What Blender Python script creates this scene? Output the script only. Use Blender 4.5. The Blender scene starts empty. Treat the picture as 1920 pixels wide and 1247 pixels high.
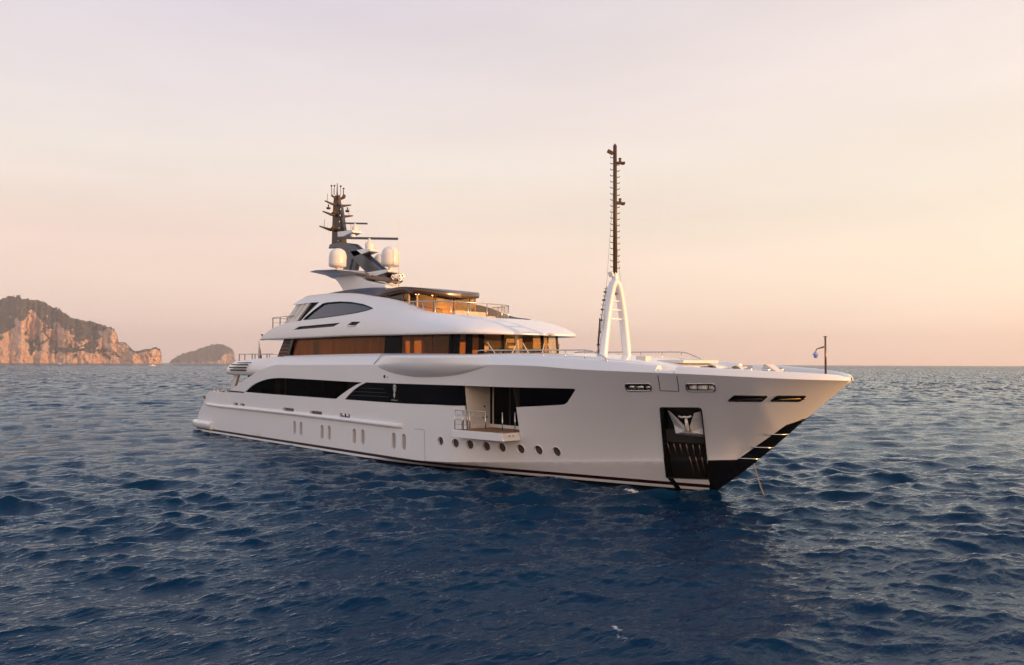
import bpy, bmesh, math, random
import numpy as np
from mathutils import Vector, Matrix, noise
from mathutils.geometry import delaunay_2d_cdt

random.seed(7)
scene = bpy.context.scene
COL = scene.collection

# ------------------------------------------------------------------ camera
# metres; x runs forward along the yacht's centreline from the stem at the waterline, y to port, z up
cam_data = bpy.data.cameras.new("camera")
cam = bpy.data.objects.new("camera", cam_data)
COL.objects.link(cam)
RT, UP, FW = Vector((0.682343, 0.731023, 0.00361)), Vector((0.026209, -0.029399, 0.999224)), Vector((-0.730562, 0.681719, 0.03922))
cam.matrix_world = Matrix(((RT.x, UP.x, -FW.x, 21.04), (RT.y, UP.y, -FW.y, -32.70), (RT.z, UP.z, -FW.z, 6.0), (0, 0, 0, 1)))
cam_data.sensor_width = 36.0
cam_data.lens = 36.0*1493/1920
cam_data.clip_start = 0.5
cam_data.clip_end = 120000
scene.camera = cam
EYE = Vector((21.04, -32.70, 0.0))
VIEW = Vector((FW.x, FW.y, 0)).normalized()
RIGHT = Vector((RT.x, RT.y, 0)).normalized()

# ------------------------------------------------------------------ sun and sky
SUN_AZ, SUN_EL = math.radians(121), math.radians(7.0)     # azimuth to the right of the line of sight
h = VIEW*math.cos(SUN_AZ)+RIGHT*math.sin(SUN_AZ)
SUN = Vector((h.x*math.cos(SUN_EL), h.y*math.cos(SUN_EL), math.sin(SUN_EL)))
sun_data = bpy.data.lights.new("sun", 'SUN')
sun_data.energy = 4.7
sun_data.angle = math.radians(0.6)
sun_data.color = (1.0, 0.54, 0.23)
sun = bpy.data.objects.new("sun", sun_data)
COL.objects.link(sun)
sun.rotation_euler = SUN.to_track_quat('Z', 'Y').to_euler()
sun.location = (0, 0, 60)

def lin(c):
    return tuple(((v/255)/12.92 if v/255 <= 0.04045 else ((v/255+0.055)/1.055)**2.4) for v in c)

world = bpy.data.worlds.new("World")
scene.world = world
world.use_nodes = True
nt = world.node_tree
nt.nodes.clear()
def N(tree, kind, **kw):
    n = tree.nodes.new(kind)
    for k, v in kw.items():
        if k == 'inp':
            for a, b in v.items(): n.inputs[a].default_value = b
        else: setattr(n, k, v)
    return n
def ramp(tree, stops, mode='LINEAR'):
    r = N(tree, 'ShaderNodeValToRGB'); cr = r.color_ramp; cr.interpolation = mode
    while len(cr.elements) < len(stops): cr.elements.new(0.5)
    for e, (p, c) in zip(cr.elements, stops):
        e.position = p; e.color = (*c, 1)
    return r
def math_node(tree, op, a, b=None, clamp=False):
    m = N(tree, 'ShaderNodeMath', operation=op, use_clamp=clamp)
    for i, v in enumerate((a, b)):
        if v is None: continue
        if isinstance(v, (int, float)): m.inputs[i].default_value = v
        else: tree.links.new(v, m.inputs[i])
    return m.outputs[0]
L = nt.links.new
tc = N(nt, 'ShaderNodeTexCoord')
sep = N(nt, 'ShaderNodeSeparateXYZ'); L(tc.outputs['Generated'], sep.inputs[0])
elev = math_node(nt, 'MAXIMUM', sep.outputs[2], 0.0)
dot = N(nt, 'ShaderNodeVectorMath', operation='DOT_PRODUCT'); L(tc.outputs['Generated'], dot.inputs[0])
dot.inputs[1].default_value = (h.x, h.y, 0)
hor = math_node(nt, 'SQRT', math_node(nt, 'SUBTRACT', 1.0, math_node(nt, 'MINIMUM', math_node(nt, 'MULTIPLY', elev, elev), 0.98)))
cosaz = math_node(nt, 'DIVIDE', dot.outputs['Value'], hor)
# three sky profiles by bearing from the sun: away, abeam, towards
ZEN = [(0.60, lin((172,188,216))), (1.0, lin((112,150,204)))]
def up(c, k): return tuple(v*k for v in lin(c))
away = ramp(nt, [(0.0, up((240,208,197), 1.44)), (0.06, up((236,207,196), 1.22)), (0.12, up((244,211,197), 1.10)), (0.17, up((245,217,202), 1.02)), (0.24, lin((242,226,214))), (0.31, lin((237,222,219))), (0.42, lin((222,211,219)))]+ZEN)
abeam = ramp(nt, [(0.0, up((254,212,184), 1.48)), (0.02, up((255,222,198), 1.40)), (0.09, up((255,232,207), 1.20)), (0.185, up((254,238,216), 1.03)), (0.31, up((252,235,224), 1.02)), (0.42, lin((241,226,220))), (0.60, lin((190,198,216))), (1.0, lin((112,150,204)))])
toward = ramp(nt, [(0.0, (3.0, 1.25, .42)), (0.12, (4.2, 2.2, .85)), (0.30, (1.7, 1.2, .82)), (0.60, lin((196,202,216))), (1.0, lin((112,150,204)))])
for r in (away, abeam, toward): L(elev, r.inputs[0])
f1 = N(nt, 'ShaderNodeMapRange', interpolation_type='SMOOTHSTEP', inp={'From Min': -0.92, 'From Max': 0.18}); L(cosaz, f1.inputs[0])
f2 = N(nt, 'ShaderNodeMapRange', interpolation_type='SMOOTHSTEP', inp={'From Min': -0.03, 'From Max': 1.0}); L(cosaz, f2.inputs[0])
m1 = N(nt, 'ShaderNodeMix', data_type='RGBA'); L(f1.outputs[0], m1.inputs[0]); L(away.outputs[0], m1.inputs[6]); L(abeam.outputs[0], m1.inputs[7])
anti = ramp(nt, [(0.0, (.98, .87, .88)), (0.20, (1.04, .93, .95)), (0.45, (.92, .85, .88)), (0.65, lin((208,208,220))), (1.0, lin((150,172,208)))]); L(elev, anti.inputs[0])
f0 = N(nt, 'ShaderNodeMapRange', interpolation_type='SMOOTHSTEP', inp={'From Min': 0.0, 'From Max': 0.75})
# added bright sky out of view to starboard, lighting the hull side
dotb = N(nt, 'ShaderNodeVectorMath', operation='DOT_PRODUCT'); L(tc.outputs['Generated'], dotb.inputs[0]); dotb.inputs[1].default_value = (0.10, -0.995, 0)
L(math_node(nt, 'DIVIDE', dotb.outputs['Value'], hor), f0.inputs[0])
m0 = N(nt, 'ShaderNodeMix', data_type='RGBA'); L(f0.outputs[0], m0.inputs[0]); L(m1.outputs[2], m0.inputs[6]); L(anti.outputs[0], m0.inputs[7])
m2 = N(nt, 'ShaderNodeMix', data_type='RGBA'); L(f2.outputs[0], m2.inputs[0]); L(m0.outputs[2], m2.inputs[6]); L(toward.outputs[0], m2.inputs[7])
# thin high cloud: long soft bands
mp = N(nt, 'ShaderNodeMapping', inp={'Scale': (1.6, 1.6, 11.0)}); L(tc.outputs['Generated'], mp.inputs[0])
cl = N(nt, 'ShaderNodeTexNoise', inp={'Scale': 1.7, 'Detail': 5.0, 'Roughness': 0.52}); L(mp.outputs[0], cl.inputs[0])
cr_ = N(nt, 'ShaderNodeMapRange', inp={'From Min': 0.35, 'From Max': 0.7, 'To Min': 0.965, 'To Max': 1.03}); L(cl.outputs[0], cr_.inputs[0])
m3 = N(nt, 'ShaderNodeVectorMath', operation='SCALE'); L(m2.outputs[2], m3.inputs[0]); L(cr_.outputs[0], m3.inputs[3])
sky = N(nt, 'ShaderNodeTexSky', sky_type='NISHITA')
sky.sun_disc = False
sky.sun_elevation = SUN_EL
sky.sun_rotation = math.atan2(SUN.x, SUN.y)
sky.air_density = 1.0; sky.dust_density = 3.0; sky.ozone_density = 1.0
bg_sky = N(nt, 'ShaderNodeBackground', inp={'Strength': 0.05}); L(sky.outputs[0], bg_sky.inputs[0])
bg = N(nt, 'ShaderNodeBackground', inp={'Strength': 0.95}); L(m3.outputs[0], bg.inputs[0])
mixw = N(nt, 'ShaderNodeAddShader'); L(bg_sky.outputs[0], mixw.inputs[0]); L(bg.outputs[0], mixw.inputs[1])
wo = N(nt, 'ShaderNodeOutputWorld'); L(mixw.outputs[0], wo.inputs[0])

scene.view_settings.view_transform = 'Standard'
scene.view_settings.look = 'None'
scene.view_settings.exposure = 0.0
scene.view_settings.gamma = 1.0
scene.view_settings.use_curve_mapping = False
scene.render.engine = 'CYCLES'
scene.cycles.use_denoising = True
scene.cycles.max_bounces = 8
scene.cycles.transparent_max_bounces = 12
scene.cycles.volume_bounces = 0
scene.cycles.caustics_reflective = False
scene.cycles.caustics_refractive = False

# ------------------------------------------------------------------ moulded shapes
# ------------------------------------------------------------------ materials
def principled(name, color, rough=0.5, metal=0.0, spec=0.5, coat=0.0, bump=None, ior=1.5):
    m = bpy.data.materials.new(name); m.use_nodes = True
    t = m.node_tree; b = t.nodes['Principled BSDF']
    b.inputs['Base Color'].default_value = (*color, 1); b.inputs['Roughness'].default_value = rough
    b.inputs['Metallic'].default_value = metal; b.inputs['Specular IOR Level'].default_value = spec
    b.inputs['Coat Weight'].default_value = coat; b.inputs['IOR'].default_value = ior
    if bump:
        n = N(t, 'ShaderNodeTexNoise', inp={'Scale': bump[0], 'Detail': 4.0})
        c = N(t, 'ShaderNodeTexCoord'); t.links.new(c.outputs['Object'], n.inputs[0])
        bp = N(t, 'ShaderNodeBump', inp={'Strength': bump[1], 'Distance': 0.02}); t.links.new(n.outputs[0], bp.inputs['Height'])
        t.links.new(bp.outputs[0], b.inputs['Normal'])
    return m
def vary(m, color, amount, scale, detail=5.0, stretch=(1, 1, 1)):
    """Break a plain colour up with large soft blotches and a little roughness change."""
    t = m.node_tree; b = t.nodes['Principled BSDF']
    c = N(t, 'ShaderNodeTexCoord'); mp = N(t, 'ShaderNodeMapping', inp={'Scale': stretch}); t.links.new(c.outputs['Object'], mp.inputs[0])
    n = N(t, 'ShaderNodeTexNoise', inp={'Scale': scale, 'Detail': detail}); t.links.new(mp.outputs[0], n.inputs[0])
    r = ramp(t, [(0.25, tuple(v*(1-amount) for v in color)), (0.75, tuple(min(1, v*(1+amount)) for v in color))])
    t.links.new(n.outputs[0], r.inputs[0]); t.links.new(r.outputs[0], b.inputs['Base Color'])
    return m
def tinted_glass(name, tint, refl=(1, 1, 1), ior=1.5, rough=0.01):
    m = bpy.data.materials.new(name); m.use_nodes = True
    t = m.node_tree; t.nodes.clear()
    tr = N(t, 'ShaderNodeBsdfTransparent'); tr.inputs[0].default_value = (*tint, 1)
    gl = N(t, 'ShaderNodeBsdfGlossy', inp={'Roughness': rough}); gl.inputs[0].default_value = (*refl, 1)
    fr = N(t, 'ShaderNodeFresnel'); ge = N(t, 'ShaderNodeNewGeometry')        # thin sheet: the same index from either face
    pick = N(t, 'ShaderNodeMapRange', inp={'To Min': ior, 'To Max': 1/ior}); t.links.new(ge.outputs['Backfacing'], pick.inputs[0]); t.links.new(pick.outputs[0], fr.inputs['IOR'])
    mx = N(t, 'ShaderNodeMixShader'); t.links.new(fr.outputs[0], mx.inputs[0]); t.links.new(tr.outputs[0], mx.inputs[1]); t.links.new(gl.outputs[0], mx.inputs[2])
    o = N(t, 'ShaderNodeOutputMaterial'); t.links.new(mx.outputs[0], o.inputs[0])
    return m
WHITE = vary(principled('white_paint', (0.83, 0.825, 0.82), 0.20, coat=0.5), (0.83, 0.825, 0.82), 0.02, 0.35, stretch=(1, 1, 2.5))
CREAM = principled('cream_paint', (0.72, 0.66, 0.58), 0.4)
DOME = principled('radome_white', (0.76, 0.74, 0.71), 0.38)
MAROON = principled('maroon_paint', (0.026, 0.004, 0.006), 0.35, spec=.3)
BLACK = principled('black_paint', (0.006, 0.006, 0.007), 0.22)
MATT = principled('matt_black', (0.012, 0.011, 0.011), 0.5)
SEAM = principled('seam_shadow_gap', (0.16, 0.15, 0.15), 0.6)
NAVY = principled('navy_roof_paint', (0.036, 0.048, 0.085), 0.32, spec=.4)
BRONZE = principled('bronze_paint', (0.17, 0.10, 0.065), 0.25, metal=0.4, coat=0.3)
RIMBROWN = principled('brown_rim_lacquer', (0.060, 0.034, 0.022), 0.22, coat=0.2)
MASTGREY = principled('mast_grey_paint', (0.045, 0.05, 0.07), 0.3, coat=0.2)
MASTDARK = principled('mast_dark_paint', (0.085, 0.046, 0.022), 0.42, spec=.3)
BRASS = principled('polished_brass', (.85, .52, .18), .25, metal=1.0)
STEEL = principled('stainless_steel', (0.62, 0.58, 0.53), 0.22, metal=1.0)
TEAK = principled('teak_deck', (0.36, 0.19, 0.08), 0.6)
WOOD = vary(principled('interior_wood', (0.26, 0.13, 0.055), 0.4), (0.26, 0.13, 0.055), 0.35, 1.2, stretch=(1, 1, 8))
PALEWOOD = vary(principled('pale_panelling', (0.50, 0.33, 0.18), 0.45), (0.50, 0.33, 0.18), 0.2, 1.5, stretch=(1, 1, 6))
DARKROOM = principled('dark_cabin_lining', (0.035, 0.025, 0.02), 0.7)
CURTAIN = vary(principled('curtain_cloth', (0.40, 0.25, 0.13), 0.9), (0.40, 0.25, 0.13), 0.6, 1.3, stretch=(3, 3, 0.5))
_t = CURTAIN.node_tree; _p = _t.nodes['Principled BSDF']; _tl = N(_t, 'ShaderNodeBsdfTranslucent'); _tl.inputs[0].default_value = (.62, .34, .13, 1); _ms = N(_t, 'ShaderNodeMixShader', inp={0: .5})
_t.links.new(_p.outputs[0], _ms.inputs[1]); _t.links.new(_tl.outputs[0], _ms.inputs[2]); _t.links.new(_ms.outputs[0], _t.nodes['Material Output'].inputs[0])
CUSHION = principled('cushion_cloth', (0.66, 0.58, 0.48), 0.9)
DARKGLASS = principled('dark_side_glass', (0.003, 0.003, 0.005), 0.03, spec=0.04)
SKYGLASS = principled('smoked_glass', (0.025, 0.034, 0.05), 0.03, spec=.6, ior=1.6)
BLIND = principled('porthole_glass_with_blind', (0.40, 0.375, 0.36), 0.15)
SLOTBACK = principled('slot_lining', (0.13, 0.10, 0.06), 0.5)
PORTGLASS = principled('porthole_glass', (0.085, 0.075, 0.07), 0.08)
AMBER = tinted_glass('amber_window_glass', (0.86, 0.63, 0.37), (.70, .58, .46), ior=1.32)
CLEAR = tinted_glass('windscreen_glass', (0.98, 0.91, 0.80), (.7, .55, .4), ior=1.28)
GOLDGLASS = tinted_glass('gold_coated_glass', (0.90, 0.62, 0.30), (1.0, 0.72, 0.38), ior=2.1, rough=0.03)
RAILGLASS = tinted_glass('rail_glass', (0.93, 0.88, 0.82))
LAMPWARM = bpy.data.materials.new('ceiling_lamp_glow'); LAMPWARM.use_nodes = True
_b = LAMPWARM.node_tree.nodes['Principled BSDF']; _b.inputs['Emission Color'].default_value = (1, .55, .22, 1); _b.inputs['Emission Strength'].default_value = 18
CURTAINFILL = bpy.data.materials.new('cabin_fill_glow'); CURTAINFILL.use_nodes = True  # added glow, no real fixture, to brighten the curtains
_b = CURTAINFILL.node_tree.nodes['Principled BSDF']; _b.inputs['Emission Color'].default_value = (1, .62, .30, 1); _b.inputs['Emission Strength'].default_value = 7
RUST = principled('galvanised_chain', (0.30, 0.27, 0.23), 0.55, metal=0.5)
NAVLIGHT = principled('blue_lamp_glass', (0.35, 0.42, 0.75), 0.2)
# teak planks
t = TEAK.node_tree; c_ = N(t, 'ShaderNodeTexCoord'); w_ = N(t, 'ShaderNodeTexWave', inp={'Scale': 3.2, 'Distortion': 0.6, 'Detail': 2.0}); w_.bands_direction = 'Y'
t.links.new(c_.outputs['Object'], w_.inputs[0]); r_ = ramp(t, [(0.0, (0.10, .05, .02)), (0.12, (0.34, .18, .075)), (1.0, (0.40, .215, .09))]); t.links.new(w_.outputs[0], r_.inputs[0]); t.links.new(r_.outputs[0], t.nodes['Principled BSDF'].inputs['Base Color'])

# ------------------------------------------------------------------ mesh helpers
class MB:
    """Collects vertices and faces (with a material slot and smooth flag each) for ONE mesh."""
    def __init__(s): s.v, s.f, s.m, s.s, s.n = [], [], [], [], {}
    def add(s, verts, faces, mat=0, smooth=False, normals=None):
        o = len(s.v); s.v += [tuple(p) for p in verts]
        for k, f in enumerate(faces):
            if normals is not None: s.n[len(s.f)] = [tuple(normals[i]) for i in f] if normals and not isinstance(normals[0], list) else [tuple(q) for q in normals[k]]
            s.f.append(tuple(i+o for i in f)); s.m.append(mat); s.s.append(smooth)
        return s
    def box(s, c, size, mat=0, rot=None, taper=None):
        x, y, z = (d/2 for d in size); c = Vector(c); pts = []
        for sz in (-1, 1):
            k = 1.0 if taper is None or sz < 0 else taper
            for sx, sy in ((-1, -1), (1, -1), (1, 1), (-1, 1)):
                p = Vector((sx*x*k, sy*y*k, sz*z))
                if rot is not None: p = rot @ p
                pts.append(c+p)
        return s.add(pts, [(3, 2, 1, 0), (4, 5, 6, 7), (0, 1, 5, 4), (1, 2, 6, 5), (2, 3, 7, 6), (3, 0, 4, 7)], mat)
    def tube(s, path, r, n=8, mat=0, closed=False, cap=True):
        path = [Vector(p) for p in path]; k = len(path); rr = r if isinstance(r, (list, tuple)) else [r]*k
        pts, prev = [], None
        for i, p in enumerate(path):
            a = path[(i-1) % k] if (i or closed) else p; b = path[(i+1) % k] if (i < k-1 or closed) else p
            d = (b-a).normalized()
            if prev is None:
                ref = Vector((0, 0, 1)) if abs(d.z) < 0.9 else Vector((1, 0, 0)); u = d.cross(ref).normalized()
            else:
                u = (prev-d*prev.dot(d)).normalized()
            w = d.cross(u); prev = u
            pts += [p+(u*math.cos(2*math.pi*j/n)+w*math.sin(2*math.pi*j/n))*rr[i] for j in range(n)]
        fs = [(i*n+j, i*n+(j+1) % n, ((i+1) % k)*n+(j+1) % n, ((i+1) % k)*n+j) for i in range(k if closed else k-1) for j in range(n)]
        o = len(s.v); s.add(pts, fs, mat, True)
        if cap and not closed:
            s.f += [tuple(o+j for j in range(n-1, -1, -1)), tuple(o+(k-1)*n+j for j in range(n))]; s.m += [mat]*2; s.s += [False]*2
        return s
    def lathe(s, prof, c, n=28, mat=0, axis=None, smooth=True):
        c = Vector(c); q = (Vector(axis).to_track_quat('Z', 'Y').to_matrix() if axis is not None else Matrix.Identity(3)); pts = []
        for r, z in prof:
            pts += [c+q @ Vector((r*math.cos(2*math.pi*j/n), r*math.sin(2*math.pi*j/n), z)) for j in range(n)]
        k = len(prof)
        return s.add(pts, [(i*n+j, i*n+(j+1) % n, (i+1)*n+(j+1) % n, (i+1)*n+j) for i in range(k-1) for j in range(n)], mat, smooth)
    def prism_y(s, poly, y0, y1, mat=0, k0=None, k1=None):
        """Side-view outline (x, z) given thickness from y0 to y1."""
        n = len(poly); a = sum(poly[i][0]*poly[(i+1) % n][1]-poly[(i+1) % n][0]*poly[i][1] for i in range(n))
        if a < 0: poly = poly[::-1]
        if y0 > y1: y0, y1 = y1, y0
        pts = [(x, y0, z) for x, z in poly]+[(x, y1, z) for x, z in poly]
        return s.add(pts, [tuple(range(n)), tuple(range(2*n-1, n-1, -1))]+[(i, n+i, n+(i+1) % n, (i+1) % n) for i in range(n)], mat)
    def prism_z(s, poly, z0, z1, mat=0):
        n = len(poly); a = sum(poly[i][0]*poly[(i+1) % n][1]-poly[(i+1) % n][0]*poly[i][1] for i in range(n))
        if a < 0: poly = poly[::-1]
        pts = [(x, y, z0) for x, y in poly]+[(x, y, z1) for x, y in poly]
        return s.add(pts, [tuple(range(n-1, -1, -1)), tuple(range(n, 2*n))]+[(i, (i+1) % n, n+(i+1) % n, n+i) for i in range(n)], mat)
    def loft(s, rows, mat=0, smooth=True, closed=False, flip=False):
        n = len(rows[0]); pts = [p for r in rows for p in r]; fs = []
        for i in range(len(rows)-1):
            for j in range(n if closed else n-1):
                f = (i*n+j, i*n+(j+1) % n, (i+1)*n+(j+1) % n, (i+1)*n+j)
                fs.append(f[::-1] if flip else f)
        return s.add(pts, fs, mat, smooth)
    def build(s, name, mats, parent=None, bevel=0.0, auto=None, weld=False):
        me = bpy.data.meshes.new(name)
        me.from_pydata(s.v, [], s.f)
        if not isinstance(mats, (list, tuple)): mats = [mats]
        for m in mats: me.materials.append(m)
        me.polygons.foreach_set('material_index', s.m); me.polygons.foreach_set('use_smooth', s.s)
        if s.n:
            loops = []
            for i, p in enumerate(me.polygons):
                if i in s.n: loops += s.n[i]
                else: loops += [(0, 0, 0) if p.use_smooth else tuple(p.normal)]*len(p.vertices)
            me.polygons.foreach_set('use_smooth', [True]*len(s.s))
            me.normals_split_custom_set(loops)
        me.update()
        o = bpy.data.objects.new(name, me); COL.objects.link(o)
        if parent is not None: o.parent = parent
        if bevel:
            b = o.modifiers.new('bevel', 'BEVEL'); b.width = bevel; b.segments = 2; b.limit_method = 'ANGLE'; b.angle_limit = math.radians(35)
            b.harden_normals = False
        return o
def tag(o, label=None, cat=None, group=None, kind=None):
    for k, v in (('label', label), ('category', cat), ('group', group), ('kind', kind)):
        if v: o[k] = v
    return o
def inside(p, poly):
    x, y = p; c = False; n = len(poly); j = n-1
    for i in range(n):
        xi, yi = poly[i]; xj, yj = poly[j]
        if (yi > y) != (yj > y) and x < (xj-xi)*(y-yi)/(yj-yi)+xi: c = not c
        j = i
    return c
def dense(poly, d, closed=True):
    out = []; n = len(poly)
    for i in range(n if closed else n-1):
        a, b = poly[i], poly[(i+1) % n]; k = max(1, int(math.hypot(b[0]-a[0], b[1]-a[1])/d))
        out += [(a[0]+(b[0]-a[0])*t/k, a[1]+(b[1]-a[1])*t/k) for t in range(k)]
    if not closed: out.append(poly[-1])
    return out
def triangulate(outline, holes=(), lines=(), step=0.3, dz=None, extra=None, dstep=0.15):
    """Fill an outline in the (x, z) plane with triangles, leaving the holes open and following the lines."""
    vs, es = [], []
    def chain(p, closed):
        o = len(vs); vs.extend(p); n = len(p); es.extend((o+i, o+(i+1) % n) for i in range(n if closed else n-1))
    chain(dense(outline, dstep), True)
    for hp in holes: chain(hp, True)
    for lp in lines: chain(lp, False)
    xs = [p[0] for p in outline]; zs = [p[1] for p in outline]; dz = dz or step
    grid = []
    x = min(xs)+step/2; k = 0
    while x < max(xs):
        z = min(zs)+dz/2+(dz/2 if k % 2 else 0)
        while z < max(zs):
            if inside((x, z), outline): grid.append((x, z))
            z += dz
        x += step; k += 1
    if extra: grid += [p for p in extra if inside(p, outline)]
    vs += grid
    V2, _, F, _, _, _ = delaunay_2d_cdt([Vector(p) for p in vs], es, [], 0, 1e-5)
    tri = []
    for f in F:
        cx = sum(V2[i].x for i in f)/len(f); cz = sum(V2[i].y for i in f)/len(f)
        if inside((cx, cz), outline) and not any(inside((cx, cz), q) for q in holes): tri.append((f, (cx, cz)))
    return [(v.x, v.y) for v in V2], tri
def side_normal(fb, x, z, side=-1):
    e = 0.01
    bx = (fb(x+e, z)-fb(x-e, z))/(2*e); bz = (fb(x, z+e)-fb(x, z-e))/(2*e)
    return Vector((-bx, side, -bz)).normalized()
def side_patch(mb, fb, outline, holes=(), lines=(), step=0.3, dz=None, matfn=None, off=0.0, side=-1, fsel=None, extra=None, dstep=0.15):
    """Skin y = side*(half-breadth(x, z)+off) over an (x, z) outline, with normals from the surface itself."""
    V2, tri = triangulate(outline, holes, lines, step, dz, extra, dstep)
    cache = {}
    for f, cen in tri:
        g = fsel(cen) if fsel else fb
        pts, nor = [], []
        for i in f:
            k = (i, id(g))
            if k not in cache:
                x, z = V2[i]; cache[k] = ((x, side*(max(0.0, g(x, z))+off), z), side_normal(g, x*0.999+cen[0]*0.001, z*0.98+cen[1]*0.02, side))
            pts.append(cache[k][0]); nor.append(cache[k][1])
        # triangles come out counter-clockwise in (x, z), which faces starboard (-y)
        if side > 0: pts, nor = pts[::-1], nor[::-1]
        mb.add(pts, [tuple(range(len(pts)))], matfn(cen) if matfn else 0, True, [nor])
def reveal(mb, fb, poly, depth, mat=0, closed=True, off=0.0, side=-1):
    n = len(poly)
    for i in range(n if closed else n-1):
        a, b = poly[i], poly[(i+1) % n]
        pa, pb = fb(*a)+off, fb(*b)+off
        mb.add([(a[0], side*pa, a[1]), (b[0], side*pb, b[1]), (b[0], side*(pb-depth), b[1]), (a[0], side*(pa-depth), a[1])], [(0, 1, 2, 3)], mat)
# ------------------------------------------------------------------ the hull form (x, z in metres; half-breadths)
def interp(tab, x):
    """Monotone cubic through a table of (x, value)."""
    if x <= tab[0][0]: return tab[0][1]
    if x >= tab[-1][0]: return tab[-1][1]
    n = len(tab)
    for i in range(n-1):
        if x <= tab[i+1][0]: break
    def sl(k): return (tab[k+1][1]-tab[k][1])/(tab[k+1][0]-tab[k][0])
    def m(k):
        if k == 0: return sl(0)
        if k == n-1: return sl(n-2)
        a, b = sl(k-1), sl(k)
        if a*b <= 0: return 0.0
        return 2*a*b/(a+b)
    h = tab[i+1][0]-tab[i][0]; t = (x-tab[i][0])/h
    t2, t3 = t*t, t*t*t
    return ((2*t3-3*t2+1)*tab[i][1] + (t3-2*t2+t)*h*m(i) + (-2*t3+3*t2)*tab[i+1][1] + (t3-t2)*h*m(i+1))
KNUCKLE = [(-50,5.86),(-34,5.86),(-22,5.90),(-10,5.94),(-7.6,5.90),(-4.4,5.735),(-1.3,5.64),(1.4,5.56),(3.5,5.47),(5.2,5.40),(6.55,5.36)]
WATER = [(-53,4.30),(-48,4.70),(-37.7,4.93),(-27.7,4.97),(-21.3,4.90),(-18.5,4.68),(-16.6,4.37),(-11.03,3.17),(-6.89,2.09),(-3.46,1.12),(-1.21,.40),(0,0)]
STEM = [(-1.3,-1.0),(0,0),(1.69,1.24),(3.14,2.44),(4.52,3.64),(6.55,5.36)]
def z_knuckle(x): return interp(KNUCKLE, x)
def z_stem(x): return interp(STEM, x)
def x_stem(z): return interp([(b,a) for a,b in STEM], z)
def b_knuckle(x):
    if x < -17: return interp([(-53,4.62),(-48,4.78),(-38,4.95),(-17,4.97)], x)
    t = min(1.0, (x+17)/23.55)
    return 4.97*max(0.0, 1-t**2.6)**0.55
XC = 2.2
CHINE = [(-24,-.05,4.97),(-20,.20,4.97),(-15.8,.42,4.93),(-14.0,.51,4.78),(-12.7,.60,4.38),(-11.4,.69,3.96),(-8.88,.875,3.22),(-6.44,1.056,2.58),(-4.09,1.238,2.06),(-1.83,1.42,1.60),(0.1,1.552,1.01),(1.03,1.61,.66),(2.2,1.66,0)]
def z_chine(x):
    return z_stem(x) if x > XC else interp([(a,b) for a,b,_ in CHINE], x)
def b_chine(x): return 0.0 if x > XC else interp([(a,b) for a,_,b in CHINE], x)
def half_breadth(x, z, upper):
    """Half-breadth of the moulded hull at station x and height z."""
    zc = z_chine(x)
    if upper:
        bc, bk, zk = b_chine(x), b_knuckle(x), z_knuckle(x)
        if zk-zc < 1e-3: return 0.0
        t = max(0.0, (z-zc)/(zk-zc))
        f = min(1.0, max(0.0, (x+14)/14.0)); e = 1.0+0.25*f
        if x > 0.5: e -= 0.40*min(1.0, (x-0.5)/3.0)
        return bc+(bk-bc)*t**e
    if x > XC: return 0.0
    if z >= 0:
        bw = interp(WATER, x) if x < 0 else 0.0
        z0 = 0.0 if x <= 0 else z_stem(x)
        return bw+(b_chine(x)-bw)*max(0.0, min(1.0, (z-z0)/max(1e-3, zc-z0)))
    if x > 0: return 0.0
    bw = interp(WATER, x)
    return max(0.0, bw*(1+0.12*z))
# outlines of the openings on the starboard side, as (x, z) on the hull
SALON_WINDOW = [(-39.79, 3.683), (-38.653, 4.175), (-37.819, 4.421), (-36.999, 4.602), (-36.104, 4.748), (-35.052, 4.846), (-34.025, 4.889), (-32.857, 4.892), (-27.994, 4.84), (-25.203, 4.8), (-22.677, 4.779), (-23.431, 4.593), (-24.394, 4.241), (-25.182, 3.921), (-25.851, 3.617), (-29.813, 3.629), (-34.318, 3.64)]
SIDE_GLASS = [(-22.267, 4.787), (-19.063, 4.785), (-15.869, 4.789), (-12.846, 4.794), (-12.813, 4.297), (-12.793, 3.683), (-15.131, 3.655), (-17.946, 3.606), (-21.365, 3.606), (-24.774, 3.619), (-24.32, 3.913), (-23.744, 4.241), (-23.048, 4.533)]
FORWARD_GLASS = [(-8.79, 4.782), (-7.132, 4.792), (-5.399, 4.797), (-5.248, 4.782), (-5.255, 4.729), (-5.968, 4.1), (-6.164, 4.0), (-6.402, 3.957), (-7.792, 3.847), (-9.089, 3.759)]
SIDE_OPENING = [(-22.267, 4.787), (-19.063, 4.785), (-15.869, 4.789), (-12.805, 4.794), (-10.702, 4.782), (-8.79, 4.782), (-7.132, 4.792), (-5.399, 4.797), (-5.248, 4.782), (-5.255, 4.729), (-5.968, 4.1), (-6.164, 4.0), (-6.402, 3.957), (-7.792, 3.847), (-9.231, 3.74), (-9.325, 2.85), (-9.372, 2.026), (-12.75, 2.03), (-12.726, 2.396), (-12.793, 3.683), (-15.131, 3.655), (-17.946, 3.606), (-21.365, 3.606), (-24.774, 3.619), (-24.32, 3.913), (-23.744, 4.241), (-23.048, 4.533)]
OVALS = [(-31.525, 1.36), (-30.584, 1.342), (-27.635, 1.307), (-26.688, 1.297), (-23.548, 1.298), (-22.54, 1.3), (-19.119, 1.326), (-18.078, 1.326)]
PORTHOLES = [(-14.644, 1.635), (-13.508, 1.59), (-12.591, 1.565), (-11.561, 1.526), (-10.612, 1.525), (-9.499, 1.507), (-8.452, 1.515), (-7.427, 1.496)]
RUB = [(-47.814, 2.439), (-44.827, 2.378), (-38.666, 2.381), (-31.006, 2.357), (-24.479, 2.309), (-18.198, 2.25)]
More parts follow.
